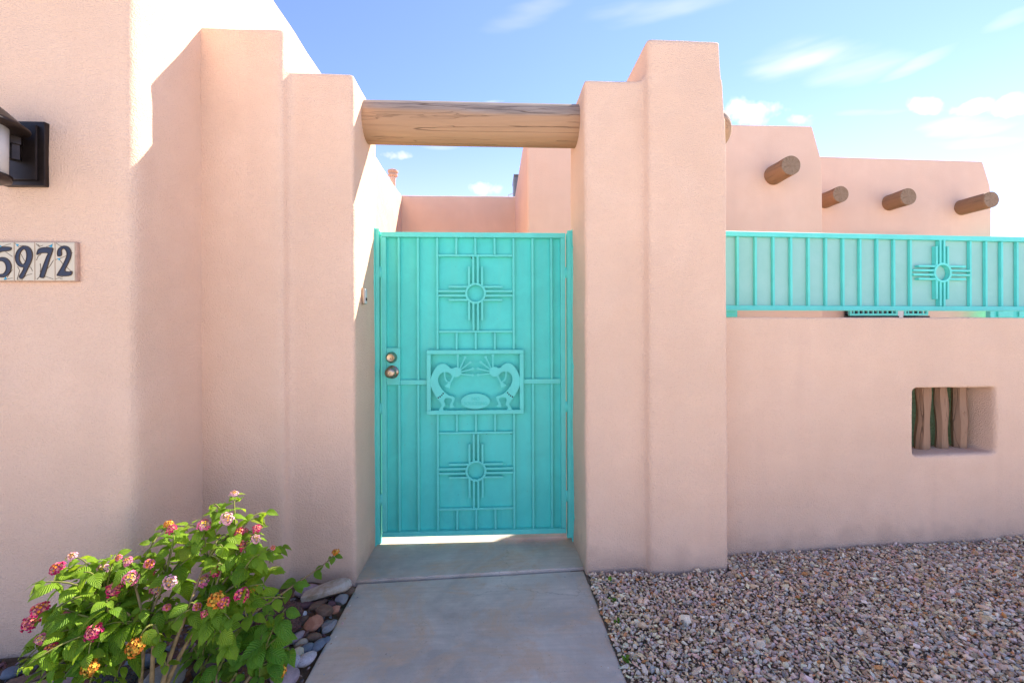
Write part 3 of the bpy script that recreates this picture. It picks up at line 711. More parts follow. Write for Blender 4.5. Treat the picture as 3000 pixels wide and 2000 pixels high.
# ------------------------------------------------------------------ lantern, house number, doorbell
ln = thing('wall_lantern', 'dark bronze wall lantern with frosted glass on the left house wall', 'lantern', (-1.665, -.825, 1.80))
pb = boxobj('back_plate', (-.075, .070, -.020, .002, -.112, .118), M['bronze'], ln, .003, 2)
boxobj('raised_panel', (-.062, .050, -.030, -.0205, -.094, .102), M['bronze'], pb, .003, 2)
bm = bmesh.new(); lathe(bm, [(.019, -.03), (.019, .055)], 6, 'Z', (-.008, -.045, 0)); link('bracket_boss', bm_done(bm, 'bracket_boss'), M['bronze'], ln)
bm = bmesh.new(); lathe(bm, [(.026, .022), (.026, .052)], 6, 'Z', (-.008, -.048, 0)); link('bracket_collar', bm_done(bm, 'bracket_collar'), M['bronze'], ln)
bm = bmesh.new(); tube(bm, [(-.008, -.05, .035), (-.008, -.10, .045), (-.008, -.135, .09), (-.008, -.150, .15)], .010, 10); link('arm', bm_done(bm, 'arm', True), M['bronze'], ln)
AX = (-.016, -.154, 0)
bm = bmesh.new(); lathe(bm, [(.122, .047), (.125, .052), (.105, .068), (.075, .098), (.04, .128), (.018, .145), (.016, .165), (.004, .18)], 40, 'Z', AX)
cp = link('cap', bm_done(bm, 'cap', True), M['bronze'], ln)
bm = bmesh.new(); lathe(bm, [(.072, -.115), (.074, .06)], 36, 'Z', AX); link('glass_shade', bm_done(bm, 'glass_shade', True), M['glass'], ln)
bm = bmesh.new(); lathe(bm, [(.060, -.135), (.080, -.130), (.082, -.112), (.070, -.110)], 36, 'Z', AX); link('base_ring', bm_done(bm, 'base_ring', True), M['bronze'], ln)

NUM = thing('house_number', 'house number 5972 on four cream ceramic tiles below the lantern', 'house number', (-1.704, -.830, 1.419))
def nq(x, y): return ((x-113.6)*.000432, (1168-y)*.000455+.067)
def tile(x0, x1, outer, hole, cracks, bits):
    a, b = nq(x0+2.2, 1464), nq(x1-2.2, 1164)
    t = boxobj('tile', (a[0], b[0], -.012, 0, a[1], b[1]), M['tile'], NUM, .0015, 2)
    o = [nq(*p) for p in smooth_poly(outer, 2)]; h = [[nq(*p) for p in smooth_poly(hole, 2)]] if hole else []
    bm = bmesh.new(); prism(bm, o, -.0135, -.0121, 'XZ', h); d = link('digit', bm_done(bm, 'digit'), M['navy'], t)
    bm = bmesh.new()
    for loop in [o]+h:
        n = len(loop)
        for i in range(0, n, 2):
            prism(bm, ribbon([loop[i], loop[(i+1) % n], loop[(i+2) % n]], .0022), -.0142-.00003*(i % 5), -.0122)
    link('digit_outline', bm_done(bm, 'digit_outline'), M['brown'], t)
    bm = bmesh.new()
    for i, c in enumerate(cracks): prism(bm, [p for p in ribbon([nq(*p) for p in c], .0014)], -.0126-.00004*i, -.0118)
    link('crack_lines', bm_done(bm, 'crack_lines'), M['brown'], t)
    if bits:
        bm = bmesh.new()
        for i, c in enumerate(bits): prism(bm, [nq(*p) for p in c], -.0131-.0001*i, -.0119)
        link('turquoise_inlay', bm_done(bm, 'turquoise_inlay'), M['cyan'], t)
tile(-48, 115, [(-25,1207),(100,1198),(94,1233),(-6,1238),(-10,1292),(30,1280),(70,1295),(95,1335),(97,1370),(80,1410),(45,1438),(0,1440),(-28,1422),(-22,1404),(15,1420),(45,1405),(60,1370),(50,1327),(20,1308),(-8,1315),(-30,1322)], None,
     [[(-20,1190),(20,1200),(60,1185),(90,1178)], [(50,1240),(80,1262),(104,1278)], [(104,1380),(80,1410),(62,1440)], [(40,1460),(75,1450),(104,1445)], [(-40,1300),(-15,1270),(-30,1240)]], [[(0,1182),(22,1202),(-10,1202)], [(35,1456),(50,1434),(62,1456)]])
tile(117, 278, [(205,1193),(235,1200),(258,1230),(265,1270),(255,1312),(235,1352),(190,1447),(175,1452),(153,1435),(180,1402),(200,1357),(175,1362),(145,1342),(128,1302),(130,1262),(150,1222),(180,1197)], [(203,1216),(218,1240),(220,1282),(207,1325),(190,1342),(170,1328),(158,1298),(162,1256),(181,1224)],
     [[(122,1170),(150,1200),(175,1190),(208,1192)], [(172,1258),(190,1295),(206,1318)], [(225,1345),(248,1362),(262,1390)], [(143,1355),(160,1385),(150,1420),(140,1458)], [(190,1440),(220,1420),(258,1412)], [(140,1458),(165,1455),(185,1458)]], [[(130,1178),(156,1182),(143,1198)]])
tile(280, 438, [(315,1205),(425,1205),(427,1222),(397,1300),(377,1370),(358,1430),(350,1446),(318,1438),(330,1400),(355,1330),(380,1268),(393,1247),(325,1247),(302,1264),(296,1256)], None,
     [[(290,1175),(312,1198),(345,1188)], [(305,1180),(322,1202)], [(370,1200),(400,1190),(420,1178)], [(330,1255),(305,1275),(293,1305)], [(427,1305),(400,1350),(365,1385)], [(322,1330),(328,1365),(322,1400)], [(356,1430),(390,1440),(425,1452)], [(322,1430),(305,1445),(296,1455)]], [[(393,1198),(420,1176),(416,1204)]])
tile(440, 596, [(462,1264),(460,1236),(475,1207),(510,1190),(548,1197),(570,1230),(570,1275),(545,1330),(510,1392),(560,1396),(580,1387),(571,1429),(453,1429),(462,1413),(500,1350),(530,1290),(540,1250),(525,1217),(505,1211),(490,1226),(496,1250),(490,1272),(465,1274)], None,
     [[(447,1168),(475,1188),(500,1196)], [(445,1300),(470,1292),(515,1275),(580,1245)], [(480,1305),(500,1330),(540,1365),(578,1400)], [(447,1450),(480,1440),(500,1435)], [(480,1450),(500,1452)]], [[(458,1288),(484,1290),(474,1306)]])
boxobj('mortar_bed', (nq(-60, 0)[0], nq(606, 0)[0], -.0095, .006, nq(0, 1470)[1], nq(0, 1159)[1]), M['mortar'], NUM, .003, 2)

dbell = thing('doorbell', 'small silver doorbell on the inner face of the left pillar', 'doorbell', (-.645, -.257, 1.348))
boxobj('housing', (-.004, .012, -.020, .020, -.040, .040), M['nickel'], dbell, .004, 3)
boxobj('face_plate', (.0122, .016, -.017, .017, -.037, .037), M['glass'], dbell, .0015, 2)
bm = bmesh.new(); lathe(bm, [(.008, .0161), (.008, .019), (.006, .020)], 20, 'X', (0, 0, -.016)); link('button', bm_done(bm, 'button', True), M['bronze'], dbell)

# ------------------------------------------------------------------ river stones of the planting bed
def rock_mesh(name, lx, ly, lz, seed, kind):
    """round: smooth pebble, blocky: broken stone, slab: flaggy stone, lava: rough porous lump"""
    rn = random.Random(seed); off = Vector((rn.random()*50, rn.random()*50, rn.random()*50))
    bm = bmesh.new(); bmesh.ops.create_icosphere(bm, subdivisions=4 if kind in ('lava', 'slab') else 3, radius=1)
    planes = []
    if kind in ('blocky', 'slab', 'lava'):
        for _ in range(11 if kind == 'blocky' else 8):
            d = Vector((rn.gauss(0, 1), rn.gauss(0, 1), rn.gauss(0, 1))).normalized(); planes.append((d, rn.uniform(.62, .88)))
        if kind == 'slab': planes += [(Vector((rn.uniform(-.1, .1), rn.uniform(-.1, .1), 1)).normalized(), .45), (Vector((0, 1, .2)).normalized(), .6), (Vector((1, .3, 0)).normalized(), .7), (Vector((-1, .2, 0)).normalized(), .75)]
    for v in bm.verts:
        p = v.co.copy()
        for d, h in planes:
            e = p.dot(d)-h
            if e > 0: p -= d*e*(1.0 if kind != 'lava' else .9)
        a = {'round': .10, 'blocky': .05, 'slab': .05, 'lava': .20}[kind]
        p *= 1+a*noise.noise(p*1.3+off)+a*.35*noise.noise(p*3.5+off)+(a*.35*noise.noise(p*9+off) if kind in ('lava', 'slab') else 0)
        v.co = Vector((p.x*lx/2, p.y*ly/2, p.z*lz/2))
    me = bm_done(bm, name, True)
    if kind != 'round': me.set_sharp_from_angle(angle=R(24))
    return me
RC = {'tan': ((.33, .24, .15), (.52, .46, .40)), 'grey': ((.17, .165, .17), (.27, .26, .26)), 'terracotta': ((.36, .15, .09), (.46, .22, .14)), 'maroon': ((.10, .052, .055), (.17, .085, .085)),
      'slate': ((.10, .12, .155), (.17, .195, .235)), 'brown': ((.13, .075, .05), (.22, .14, .095)), 'mauve': ((.26, .185, .20), (.38, .29, .30)), 'white': ((.50, .50, .52), (.66, .66, .68)),
      'cream': ((.48, .40, .28), (.58, .51, .40)), 'pale': ((.36, .32, .34), (.50, .46, .48)), 'lava': ((.085, .040, .034), (.15, .075, .062)), 'black': ((.028, .026, .028), (.075, .07, .07)), 'driftwood': ((.26, .165, .09), (.40, .29, .18)), 'dark': ((.055, .045, .042), (.10, .08, .075))}
RM = {k: make_rock('stone_'+k, *v, sc={'tan': 22, 'driftwood': 30}.get(k, 16), porous=k in ('lava', 'black'), speck=.35 if k in ('pale', 'lava') else 0) for k, v in RC.items()}
ROCKS = [
 (-.735,-.521,.052,.245,.125,27,'slab','tan','long flaggy tan stone with a chalky edge leaning at the left pillar foot'),
 (-.652,-.480,.02,.066,.040,10,'round','brown','flat brown pebble at the pillar corner beside the path joint'),
 (-.655,-.555,.03,.062,.055,45,'blocky','grey','mottled grey pebble next to the flaggy stone, near the path edge'),
 (-.658,-.618,.028,.042,.050,-20,'blocky','terracotta','small terracotta stone close to the path edge'),
 (-.695,-.572,.022,.050,.036,40,'blocky','maroon','small maroon stone between the mottled grey and dark brown stones'),
 (-.740,-.590,.03,.085,.050,50,'blocky','brown','dark brown stone below the flaggy stone'),
 (-.790,-.582,.028,.065,.040,15,'round','maroon','maroon disc-shaped stone at the lower tip of the flaggy stone'),
 (-.700,-.645,.035,.092,.066,-20,'blocky','brown','large brown stone above the big terracotta stone'),
 (-.815,-.735,.060,.160,.150,0,'lava','lava','big porous dark red lava rock behind the shrub runner'),
 (-.775,-.655,.045,.030,.036,0,'blocky','white','small white quartz chip beside the lava rock'),
 (-.768,-.690,.028,.066,.036,60,'round','brown','brown oblong pebble between lava rock and terracotta stone'),
 (-.708,-.722,.038,.076,.074,10,'blocky','terracotta','big angular terracotta stone in the middle of the pebbles'),
 (-.648,-.730,.030,.075,.050,55,'blocky','grey','grey oval pebble right of the big terracotta stone'),
 (-.745,-.785,.030,.080,.040,62,'round','mauve','mauve egg-shaped pebble left of the big terracotta stone'),
 (-.680,-.786,.026,.054,.040,10,'round','brown','brownish oval pebble just below the big terracotta stone'),
 (-.714,-.812,.020,.046,.036,35,'round','tan','small speckled tan pebble between the mauve and slate eggs'),
 (-.648,-.832,.028,.068,.038,62,'round','slate','blue slate egg-shaped pebble against the path'),
 (-.680,-.846,.020,.054,.046,30,'round','slate','flat grey-blue pebble tucked under the slate egg'),
 (-.703,-.876,.032,.055,.042,80,'round','cream','cream egg-shaped pebble among the blue ones'),
 (-.660,-.906,.030,.078,.048,55,'round','pale','pale speckled egg-shaped pebble nearest to the path'),
 (-.704,-.930,.036,.068,.062,10,'round','pale','large pale round pebble below the cream egg'),
 (-.694,-.992,.028,.090,.070,10,'round','mauve','broad mauve stone at the bottom by the path'),
 (-.737,-.866,.022,.046,.034,70,'round','slate','dark blue pebble left of the cream egg'),
 (-.783,-.815,.030,.056,.046,0,'round','mauve','pinkish pebble half under the low leaves'),
 (-.752,-.916,.022,.040,.032,0,'round','slate','small dark blue pebble under the low leaves'),
 (-.636,-.786,.010,.036,.024,50,'round','slate','thin blue sliver of stone touching the path edge'),
 (-.825,-.492,.035,.105,.066,25,'round','mauve','mauve stone lying against the pillar behind the runner'),
 (-.668,-.432,.012,.040,.028,30,'blocky','terracotta','small pinkish chip wedged in the pillar corner'),
 (-1.629,-.925,.035,.055,.055,0,'round','slate','dark grey round stone at the foot of the left wall'),
 (-1.610,-.990,.020,.050,.040,0,'round','maroon','flat maroon pebble at the far left of the bed'),
 (-1.548,-.952,.028,.160,.052,17,'slab','brown','long flat brown stone along the left wall'),
 (-1.470,-.985,.030,.160,.062,22,'slab','driftwood','long grooved tan stone like driftwood, in front of the left wall'),
 (-1.397,-1.000,.035,.080,.085,-30,'round','mauve','grey-mauve boulder right of the grooved tan stone'),
 (-1.325,-1.020,.028,.090,.066,35,'round','maroon','purple-brown stone below the hanging orange blooms'),
 (-1.225,-1.000,.045,.150,.100,10,'lava','black','black porous lava rock under the shrub'),
 (-1.145,-.985,.032,.085,.065,-10,'round','dark','dark brown stone between black lava and grey boulder'),
 (-1.225,-.900,.030,.095,.060,20,'round','slate','slate-blue stone against the wall behind the black lava'),
 (-1.070,-1.010,.050,.120,.110,40,'round','grey','big grey boulder behind the shrub stems'),
 (-1.105,-.915,.040,.046,.046,0,'round','slate','small blue-grey stone on top of the dark ones'),
 (-.985,-.835,.055,.240,.080,20,'slab','brown','long brown slab lying behind the shrub stems'),
 (-1.672,-.960,.020,.050,.030,20,'round','brown','tiny brown stone at the left picture edge'),
 (-.985,-.945,.028,.080,.060,0,'round','dark','dark stone in the shade under the shrub centre'),
 (-1.322,-.925,.026,.065,.046,0,'round','brown','brown pebble against the wall under the hanging blooms'),
]
for i, (x, y, z, lx, ly, rz, kind, c, lab) in enumerate(ROCKS):
    lz = min(ly*1.0, .85*max(lx, ly))*(.75 if kind != 'slab' else .62)
    o = link('stone', rock_mesh('stone', lx, ly, lz, i+11, kind), RM[c], None, (x, y, max(.006, lz*.36)+(z-.03)*.5), (R(random.uniform(-8, 8)), R(random.uniform(-8, 8)), R(rz)))
    tag(o, lab, 'stone', 'stones of the planting bed')
ROCKS_TOP = {}
# filler pebbles between them, too small to count
def chips(name, pts, size, palette, weights, seed, flat=(.28, .6), subdiv_round=False, lift=.5):
    """one joined mesh of small angular stones"""
    rg = np.random.default_rng(seed); n = len(pts)
    bm = bmesh.new(); bmesh.ops.create_icosphere(bm, subdivisions=1, radius=1)
    bv = np.array([v.co[:] for v in bm.verts]); bf = np.array([[v.index for v in f.verts] for f in bm.faces]); bm.free()
    V = 10; vars_ = []
    for k in range(V*3):
        b = bv.copy()
        for _ in range(7):
            d = rg.normal(size=3); d /= np.linalg.norm(d); h = rg.uniform(.38, .72); e = b@d-h; b -= np.outer(np.maximum(e, 0), d)
        b *= rg.uniform(.88, 1.12, size=(len(b), 1)); vars_.append(b)
    vars_ = np.array(vars_); pick = rg.integers(0, len(vars_), n)
    S = rg.lognormal(0, .33, n)*size
    sc = np.stack([S*.5, S*.5*rg.uniform(.5, .85, n), S*.5*rg.uniform(*flat, n)], 1)
    P = vars_[pick]*sc[:, None, :]
    a = rg.uniform(0, 2*np.pi, n); tl = rg.normal(0, .42, n); tb = rg.normal(0, .42, n)
    ca, sa, ct, st, cb, sb = np.cos(a), np.sin(a), np.cos(tl), np.sin(tl), np.cos(tb), np.sin(tb); o = np.zeros(n); e1 = np.ones(n)
    Rz = np.array([[ca, -sa, o], [sa, ca, o], [o, o, e1]]).transpose(2, 0, 1); Rx = np.array([[e1, o, o], [o, ct, -st], [o, st, ct]]).transpose(2, 0, 1); Ry = np.array([[cb, o, sb], [o, e1, o], [-sb, o, cb]]).transpose(2, 0, 1)
    P = np.einsum('nij,nvj->nvi', Rz@Rx@Ry, P)+np.asarray(pts)[:, None, :]+np.stack([o, o, sc[:, 2]*lift], 1)[:, None, :]
    nv, nf = bv.shape[0], bf.shape[0]
    me = bpy.data.meshes.new(name); me.vertices.add(n*nv); me.vertices.foreach_set('co', P.astype(np.float32).ravel())
    F = (bf[None]+(np.arange(n)*nv)[:, None, None]).reshape(-1, 3)
    me.loops.add(F.size); me.loops.foreach_set('vertex_index', F.ravel().astype(np.int32)); me.polygons.add(len(F)); me.polygons.foreach_set('loop_start', (np.arange(len(F))*3).astype(np.int32))
    me.polygons.foreach_set('use_smooth', np.zeros(len(F), bool)); me.update(calc_edges=True)
    pal = np.array(palette); c = pal[rg.choice(len(pal), n, p=np.array(weights)/sum(weights))]*rg.uniform(.75, 1.25, (n, 1)); c = np.clip(c*rg.uniform(.93, 1.07, (n, 3)), 0, 1)
    at = me.attributes.new('tint', 'FLOAT_COLOR', 'POINT'); at.data.foreach_set('color', np.concatenate([np.repeat(c, nv, 0), np.ones((n*nv, 1))], 1).astype(np.float32).ravel())
    return link(name, me, M['chip'])
def scatter(x0, x1, y0, y1, sp, zf, ok, seed, layers=1):
    rg = np.random.default_rng(seed); out = []
    for L in range(layers):
        xs_ = np.arange(x0, x1, sp); ys_ = np.arange(y0, y1, sp*.9)
        X, Y = np.meshgrid(xs_, ys_); X = X+(np.arange(len(ys_)) % 2)[:, None]*sp*.5+rg.uniform(-.45, .45, X.shape)*sp; Y = Y+rg.uniform(-.45, .45, Y.shape)*sp
        for x, y in zip(X.ravel().tolist(), Y.ravel().tolist()):
            if ok(x, y): out.append((x, y, zf(x, y)+L*.006+rg.uniform(-.003, .004)))
    return out
def wall_y(x): return -.28+(x-1.15)*math.tan(TW)-.006
def in_gravel(x, y):
    if x < .452+.004*math.sin(y*40): return False
    lim = -.388 if x < .742 else -.424 if x < 1.138 else wall_y(x)
    if x < .50: lim = -.372
    return y < lim
GP = [(.52,.48,.48), (.60,.50,.50), (.62,.49,.36), (.44,.34,.26), (.72,.66,.62), (.30,.27,.28), (.52,.25,.12), (.58,.42,.39), (.42,.42,.45), (.76,.67,.55)]
pts = scatter(.44, 4.6, -1.75, .0, .0127, grav_z, in_gravel, 5)+scatter(.44, 4.6, -1.75, .0, .024, lambda x, y: grav_z(x, y)+.007, in_gravel, 6)
g = chips('gravel', pts, .0195, [(a*1.20, b*1.06, c*.84) for a, b, c in GP], [8, 9, 14, 9, 9, 3, 3.2, 9, 3, 10], 21)
tag(g, 'mauve and tan crushed stone gravel right of the path', 'gravel', kind='stuff')
rs = np.random.default_rng(77)
stray = [(float(.436-abs(rs.normal(0, .05))), float(rs.uniform(-1.5, -.36)), -.009) for _ in range(26)]+[(float(-.62+abs(rs.normal(0, .03))), float(rs.uniform(-1.5, -.42)), -.009) for _ in range(18)]+[(float(rs.uniform(-.6, .42)), float(rs.uniform(-1.4, .0)), .0 if rs.random() < 0 else -.008) for _ in range(14)]
g3 = chips('stray_grit', stray, .008, GP, [1]*10, 78)
tag(g3, 'stray grit lying on the concrete path', 'grit', kind='stuff')
bp = scatter(-2.3, -.64, -1.25, -.42, .026, lambda x, y: .0, lambda x, y: y < (-.84 if x < -1.30 else -.45) and not (x > -.66 and y > -.6), 9)
g2 = chips('bed_pebbles', bp, .026, [RC['grey'][0], RC['brown'][1], RC['maroon'][1], RC['mauve'][0], RC['dark'][1]], [4, 4, 3, 2, 5], 33)
tag(g2, 'small dark pebbles filling the gaps of the planting bed', 'pebbles', kind='stuff')

# ------------------------------------------------------------------ turquoise pot, bottom left
pt = thing('flower_pot', 'glazed turquoise pot rim showing at the bottom left corner', 'pot', (-1.215, -1.435, -.028))
bm = bmesh.new(); lathe(bm, [(.085, .0), (.095, .01), (.125, .12), (.130, .20), (.128, .235), (.142, .240), (.145, .255), (.140, .262), (.122, .262), (.118, .250), (.116, .21)], 56)
link('pot_body', bm_done(bm, 'pot_body', True), M['pot'], pt)
bm = bmesh.new(); lathe(bm, [(.114, .205), (.113, .216)], 40); link('potting_soil', bm_done(bm, 'potting_soil'), M['soil'], pt)

# ------------------------------------------------------------------ lantana
def leaf_mesh(L, W, droop, fold, seed, curl=0.0):
    """ovate toothed leaf along +Y, midrib fold, drooping tip; uv x = -1..1 across, y along"""
    rn = random.Random(seed); n, mrows = 9, 2
    bm = bmesh.new(); uvl = bm.loops.layers.uv.new('UVMap'); rows = []; uvs = {}
    for i in range(n+1):
        t = i/n
        w = W*.5*(math.sin(math.pi*min(1, t*1.02)**.72)**.85 if 0 < t < 1 else 0)
        z0 = -droop*L*t*t+.03*L*math.sin(t*3); y0 = L*t*(1-.25*droop*t)
        row = []
        for s in (-1, -.5, 0, .5, 1):
            tooth = 1+(.07 if (i % 2 and abs(s) == 1) else 0)
            x = s*w*tooth; zz = z0+abs(s)*w*fold*(1-.4*abs(s)*curl)-(abs(s)**2)*w*curl+.012*L*math.sin(t*21+abs(s)*3)*abs(s)
            v = bm.verts.new((x, y0, zz)); row.append(v); uvs[v] = (s*.5 if w else 0, t)
        rows.append(row)
    for a, b in zip(rows, rows[1:]):
        for k in range(4):
            f = bm.faces.new((a[k], a[k+1], b[k+1], b[k])); f.smooth = True
            for lp_ in f.loops: lp_[uvl].uv = uvs[lp_.vert]
    # petiole
    bmesh.ops.recalc_face_normals(bm, faces=bm.faces)
    bmesh.ops.remove_doubles(bm, verts=bm.verts, dist=1e-6)
    me = bpy.data.meshes.new('leaf'); bm.to_mesh(me); bm.free(); return me
LEAVES = [leaf_mesh(1, w, d, f, i, c) for i, (w, d, f, c) in enumerate(((.62, .25, .25, .1), (.58, .5, .30, .2), (.66, .15, .40, .3), (.60, .7, .2, .5), (.55, .35, .5, .1), (.70, .45, .1, .4), (.60, .05, .15, .0), (.64, .9, .35, .3)))]
def leaf_matrix(p, d, nrm, L):
    y = d.normalized(); x = y.cross(nrm).normalized(); z = x.cross(y)
    m_ = Matrix.Identity(4)
    for i in range(3): m_[i][0], m_[i][1], m_[i][2] = x[i]*L, y[i]*L, z[i]*L
    m_.translation = p; return m_
def head_mesh(rad, pal_in, pal_mid, pal_out, seed):
    """domed cluster of four-lobed florets, inner and outer rings in different colours"""
    rn = random.Random(seed); bm = bmesh.new(); cl_ = bm.verts.layers.float_color.new('tint')
    def floret(c, nrm, size, col, cen):
        a = nrm.orthogonal().normalized(); b = nrm.cross(a); th = rn.random()*6
        vc = bm.verts.new(c+nrm*size*.05); vc[cl_] = (*cen, 1); ring = []
        for k in range(10):
            q = th+2*math.pi*k/10; rr = size*(.62 if k % 2 else 1.0)*rn.uniform(.88, 1.1)
            v = bm.verts.new(c+(a*math.cos(q)+b*math.sin(q))*rr+nrm*size*(.22 if k % 2 == 0 else .32)); v[cl_] = (*[x*rn.uniform(.88, 1.12) for x in col], 1); ring.append(v)
        for k in range(10): bm.faces.new((vc, ring[k], ring[(k+1) % 10]))
        bb = bm.verts.new(c-nrm*rad*.55); bb[cl_] = (.20, .16, .05, 1)
        bm.faces.new((vc, ring[0], bb)); bm.faces.new((vc, bb, ring[5]))
    N = 26
    for i in range(N):
        t = (i+.5)/N; ph = math.acos(1-t*1.05); th = i*2.39996
        nrm = Vector((math.sin(ph)*math.cos(th), math.sin(ph)*math.sin(th), math.cos(ph)))
        col = pal_in if t < .16 else pal_mid if t < .36 else pal_out
        col = [x*rn.uniform(.85, 1.1) for x in col]
        cen = (.85, .35, .03) if t < .4 else [x*.75 for x in pal_out]
        jr = rn.uniform(.80, 1.14)
        floret(Vector((nrm.x*rad*jr, nrm.y*rad*jr, nrm.z*rad*.46*rn.uniform(.8, 1.2))), (nrm+Vector((0, 0, .25))).normalized(), rad*(.22 if t < .2 else .32)*rn.uniform(.8, 1.2), col, cen)
    # bud boss in the middle
    r = bmesh.ops.create_icosphere(bm, subdivisions=2, radius=rad*.62)
    for v in r['verts']: v.co.z = v.co.z*.5-rad*.05; v[cl_] = (*[x*.6 for x in pal_mid], 1)
    me = bpy.data.meshes.new('flower_head'); bm.to_mesh(me); bm.free()
    return me
PK, MG, YL, OR, WH, RD = (.88, .20, .34), (.76, .035, .17), (.88, .56, .07), (.85, .26, .03), (.88, .62, .55), (.68, .08, .05)
HEADM = [head_mesh(1, YL, WH, PK, 1), head_mesh(1, OR, PK, MG, 2), head_mesh(1, (.75, .12, .22), PK, MG, 3), head_mesh(1, YL, WH, (.88, .42, .50), 4), head_mesh(1, OR, YL, OR, 5), head_mesh(1, PK, OR, PK, 6)]
HEADS = [(-1.401,-.95,.412,.7,3),(-1.449,-.95,.375,1,1),(-1.224,-.95,.39,.7,0),(-1.303,-.95,.365,1,3),(-1.313,-.95,.344,.8,0),(-1.151,-.958,.386,.7,5),(-1.186,-.989,.357,1,0),(-1.188,-.898,.324,.6,2),(-1.242,-.985,.319,1,2),(-1.071,-.974,.333,1,3),(-1.159,-.911,.276,1,0),(-1.456,-1.001,.27,1.1,1),(-1.497,-.989,.22,1.1,2),(-1.371,-1.017,.248,1,5),(-1.4,-.95,.305,.6,5),(-1.227,-1.074,.239,1.1,2),(-1.079,-.981,.252,.5,5),(-1.376,-1.08,.227,.7,0),(-1.346,-1.08,.196,.8,1),(-1.263,-1.08,.199,.9,0),(-1.099,-1.08,.193,1.2,4),(-1.204,-1.114,.159,1,4),(-1.253,-.95,.404,.5,5),(-.968,-.791,.554,.7,3),(-1.033,-.864,.471,1,0),(-.944,-.879,.499,1,3),(-1.196,-.806,.453,.7,4),(-1.149,-.854,.455,.8,2),(-.93,-.835,.432,.8,1),(-.917,-.819,.425,.6,2),(-.867,-.829,.439,.7,2),(-.894,-.823,.408,.7,3),(-.844,-.88,.425,.7,3),(-.9,-.851,.39,.9,2),(-.781,-.891,.398,.4,5),(-.977,-.886,.316,.9,1),(-1.007,-.909,.295,1,0),(-.896,-1.02,.296,1.1,4),(-.872,-1.021,.287,.8,1),(-.829,-1.0,.297,1.1,1),(-.841,-.91,.273,.7,4),(-.97,-1.0,.262,.6,5),(-1.077,-.982,.253,.5,5),(-.928,-1.025,.255,.6,2)]
def bez(a, b, c, n=9): return [a*(1-t)**2+b*2*t*(1-t)+c*t*t for t in [i/n for i in range(n+1)]]
def inside(p):
    """keeps foliage out of the stucco masses"""
    if p.x < -1.30 and p.y > -.86: return False
    if p.y > -.46 and p.x < -.64: return False
    return p.z > .015
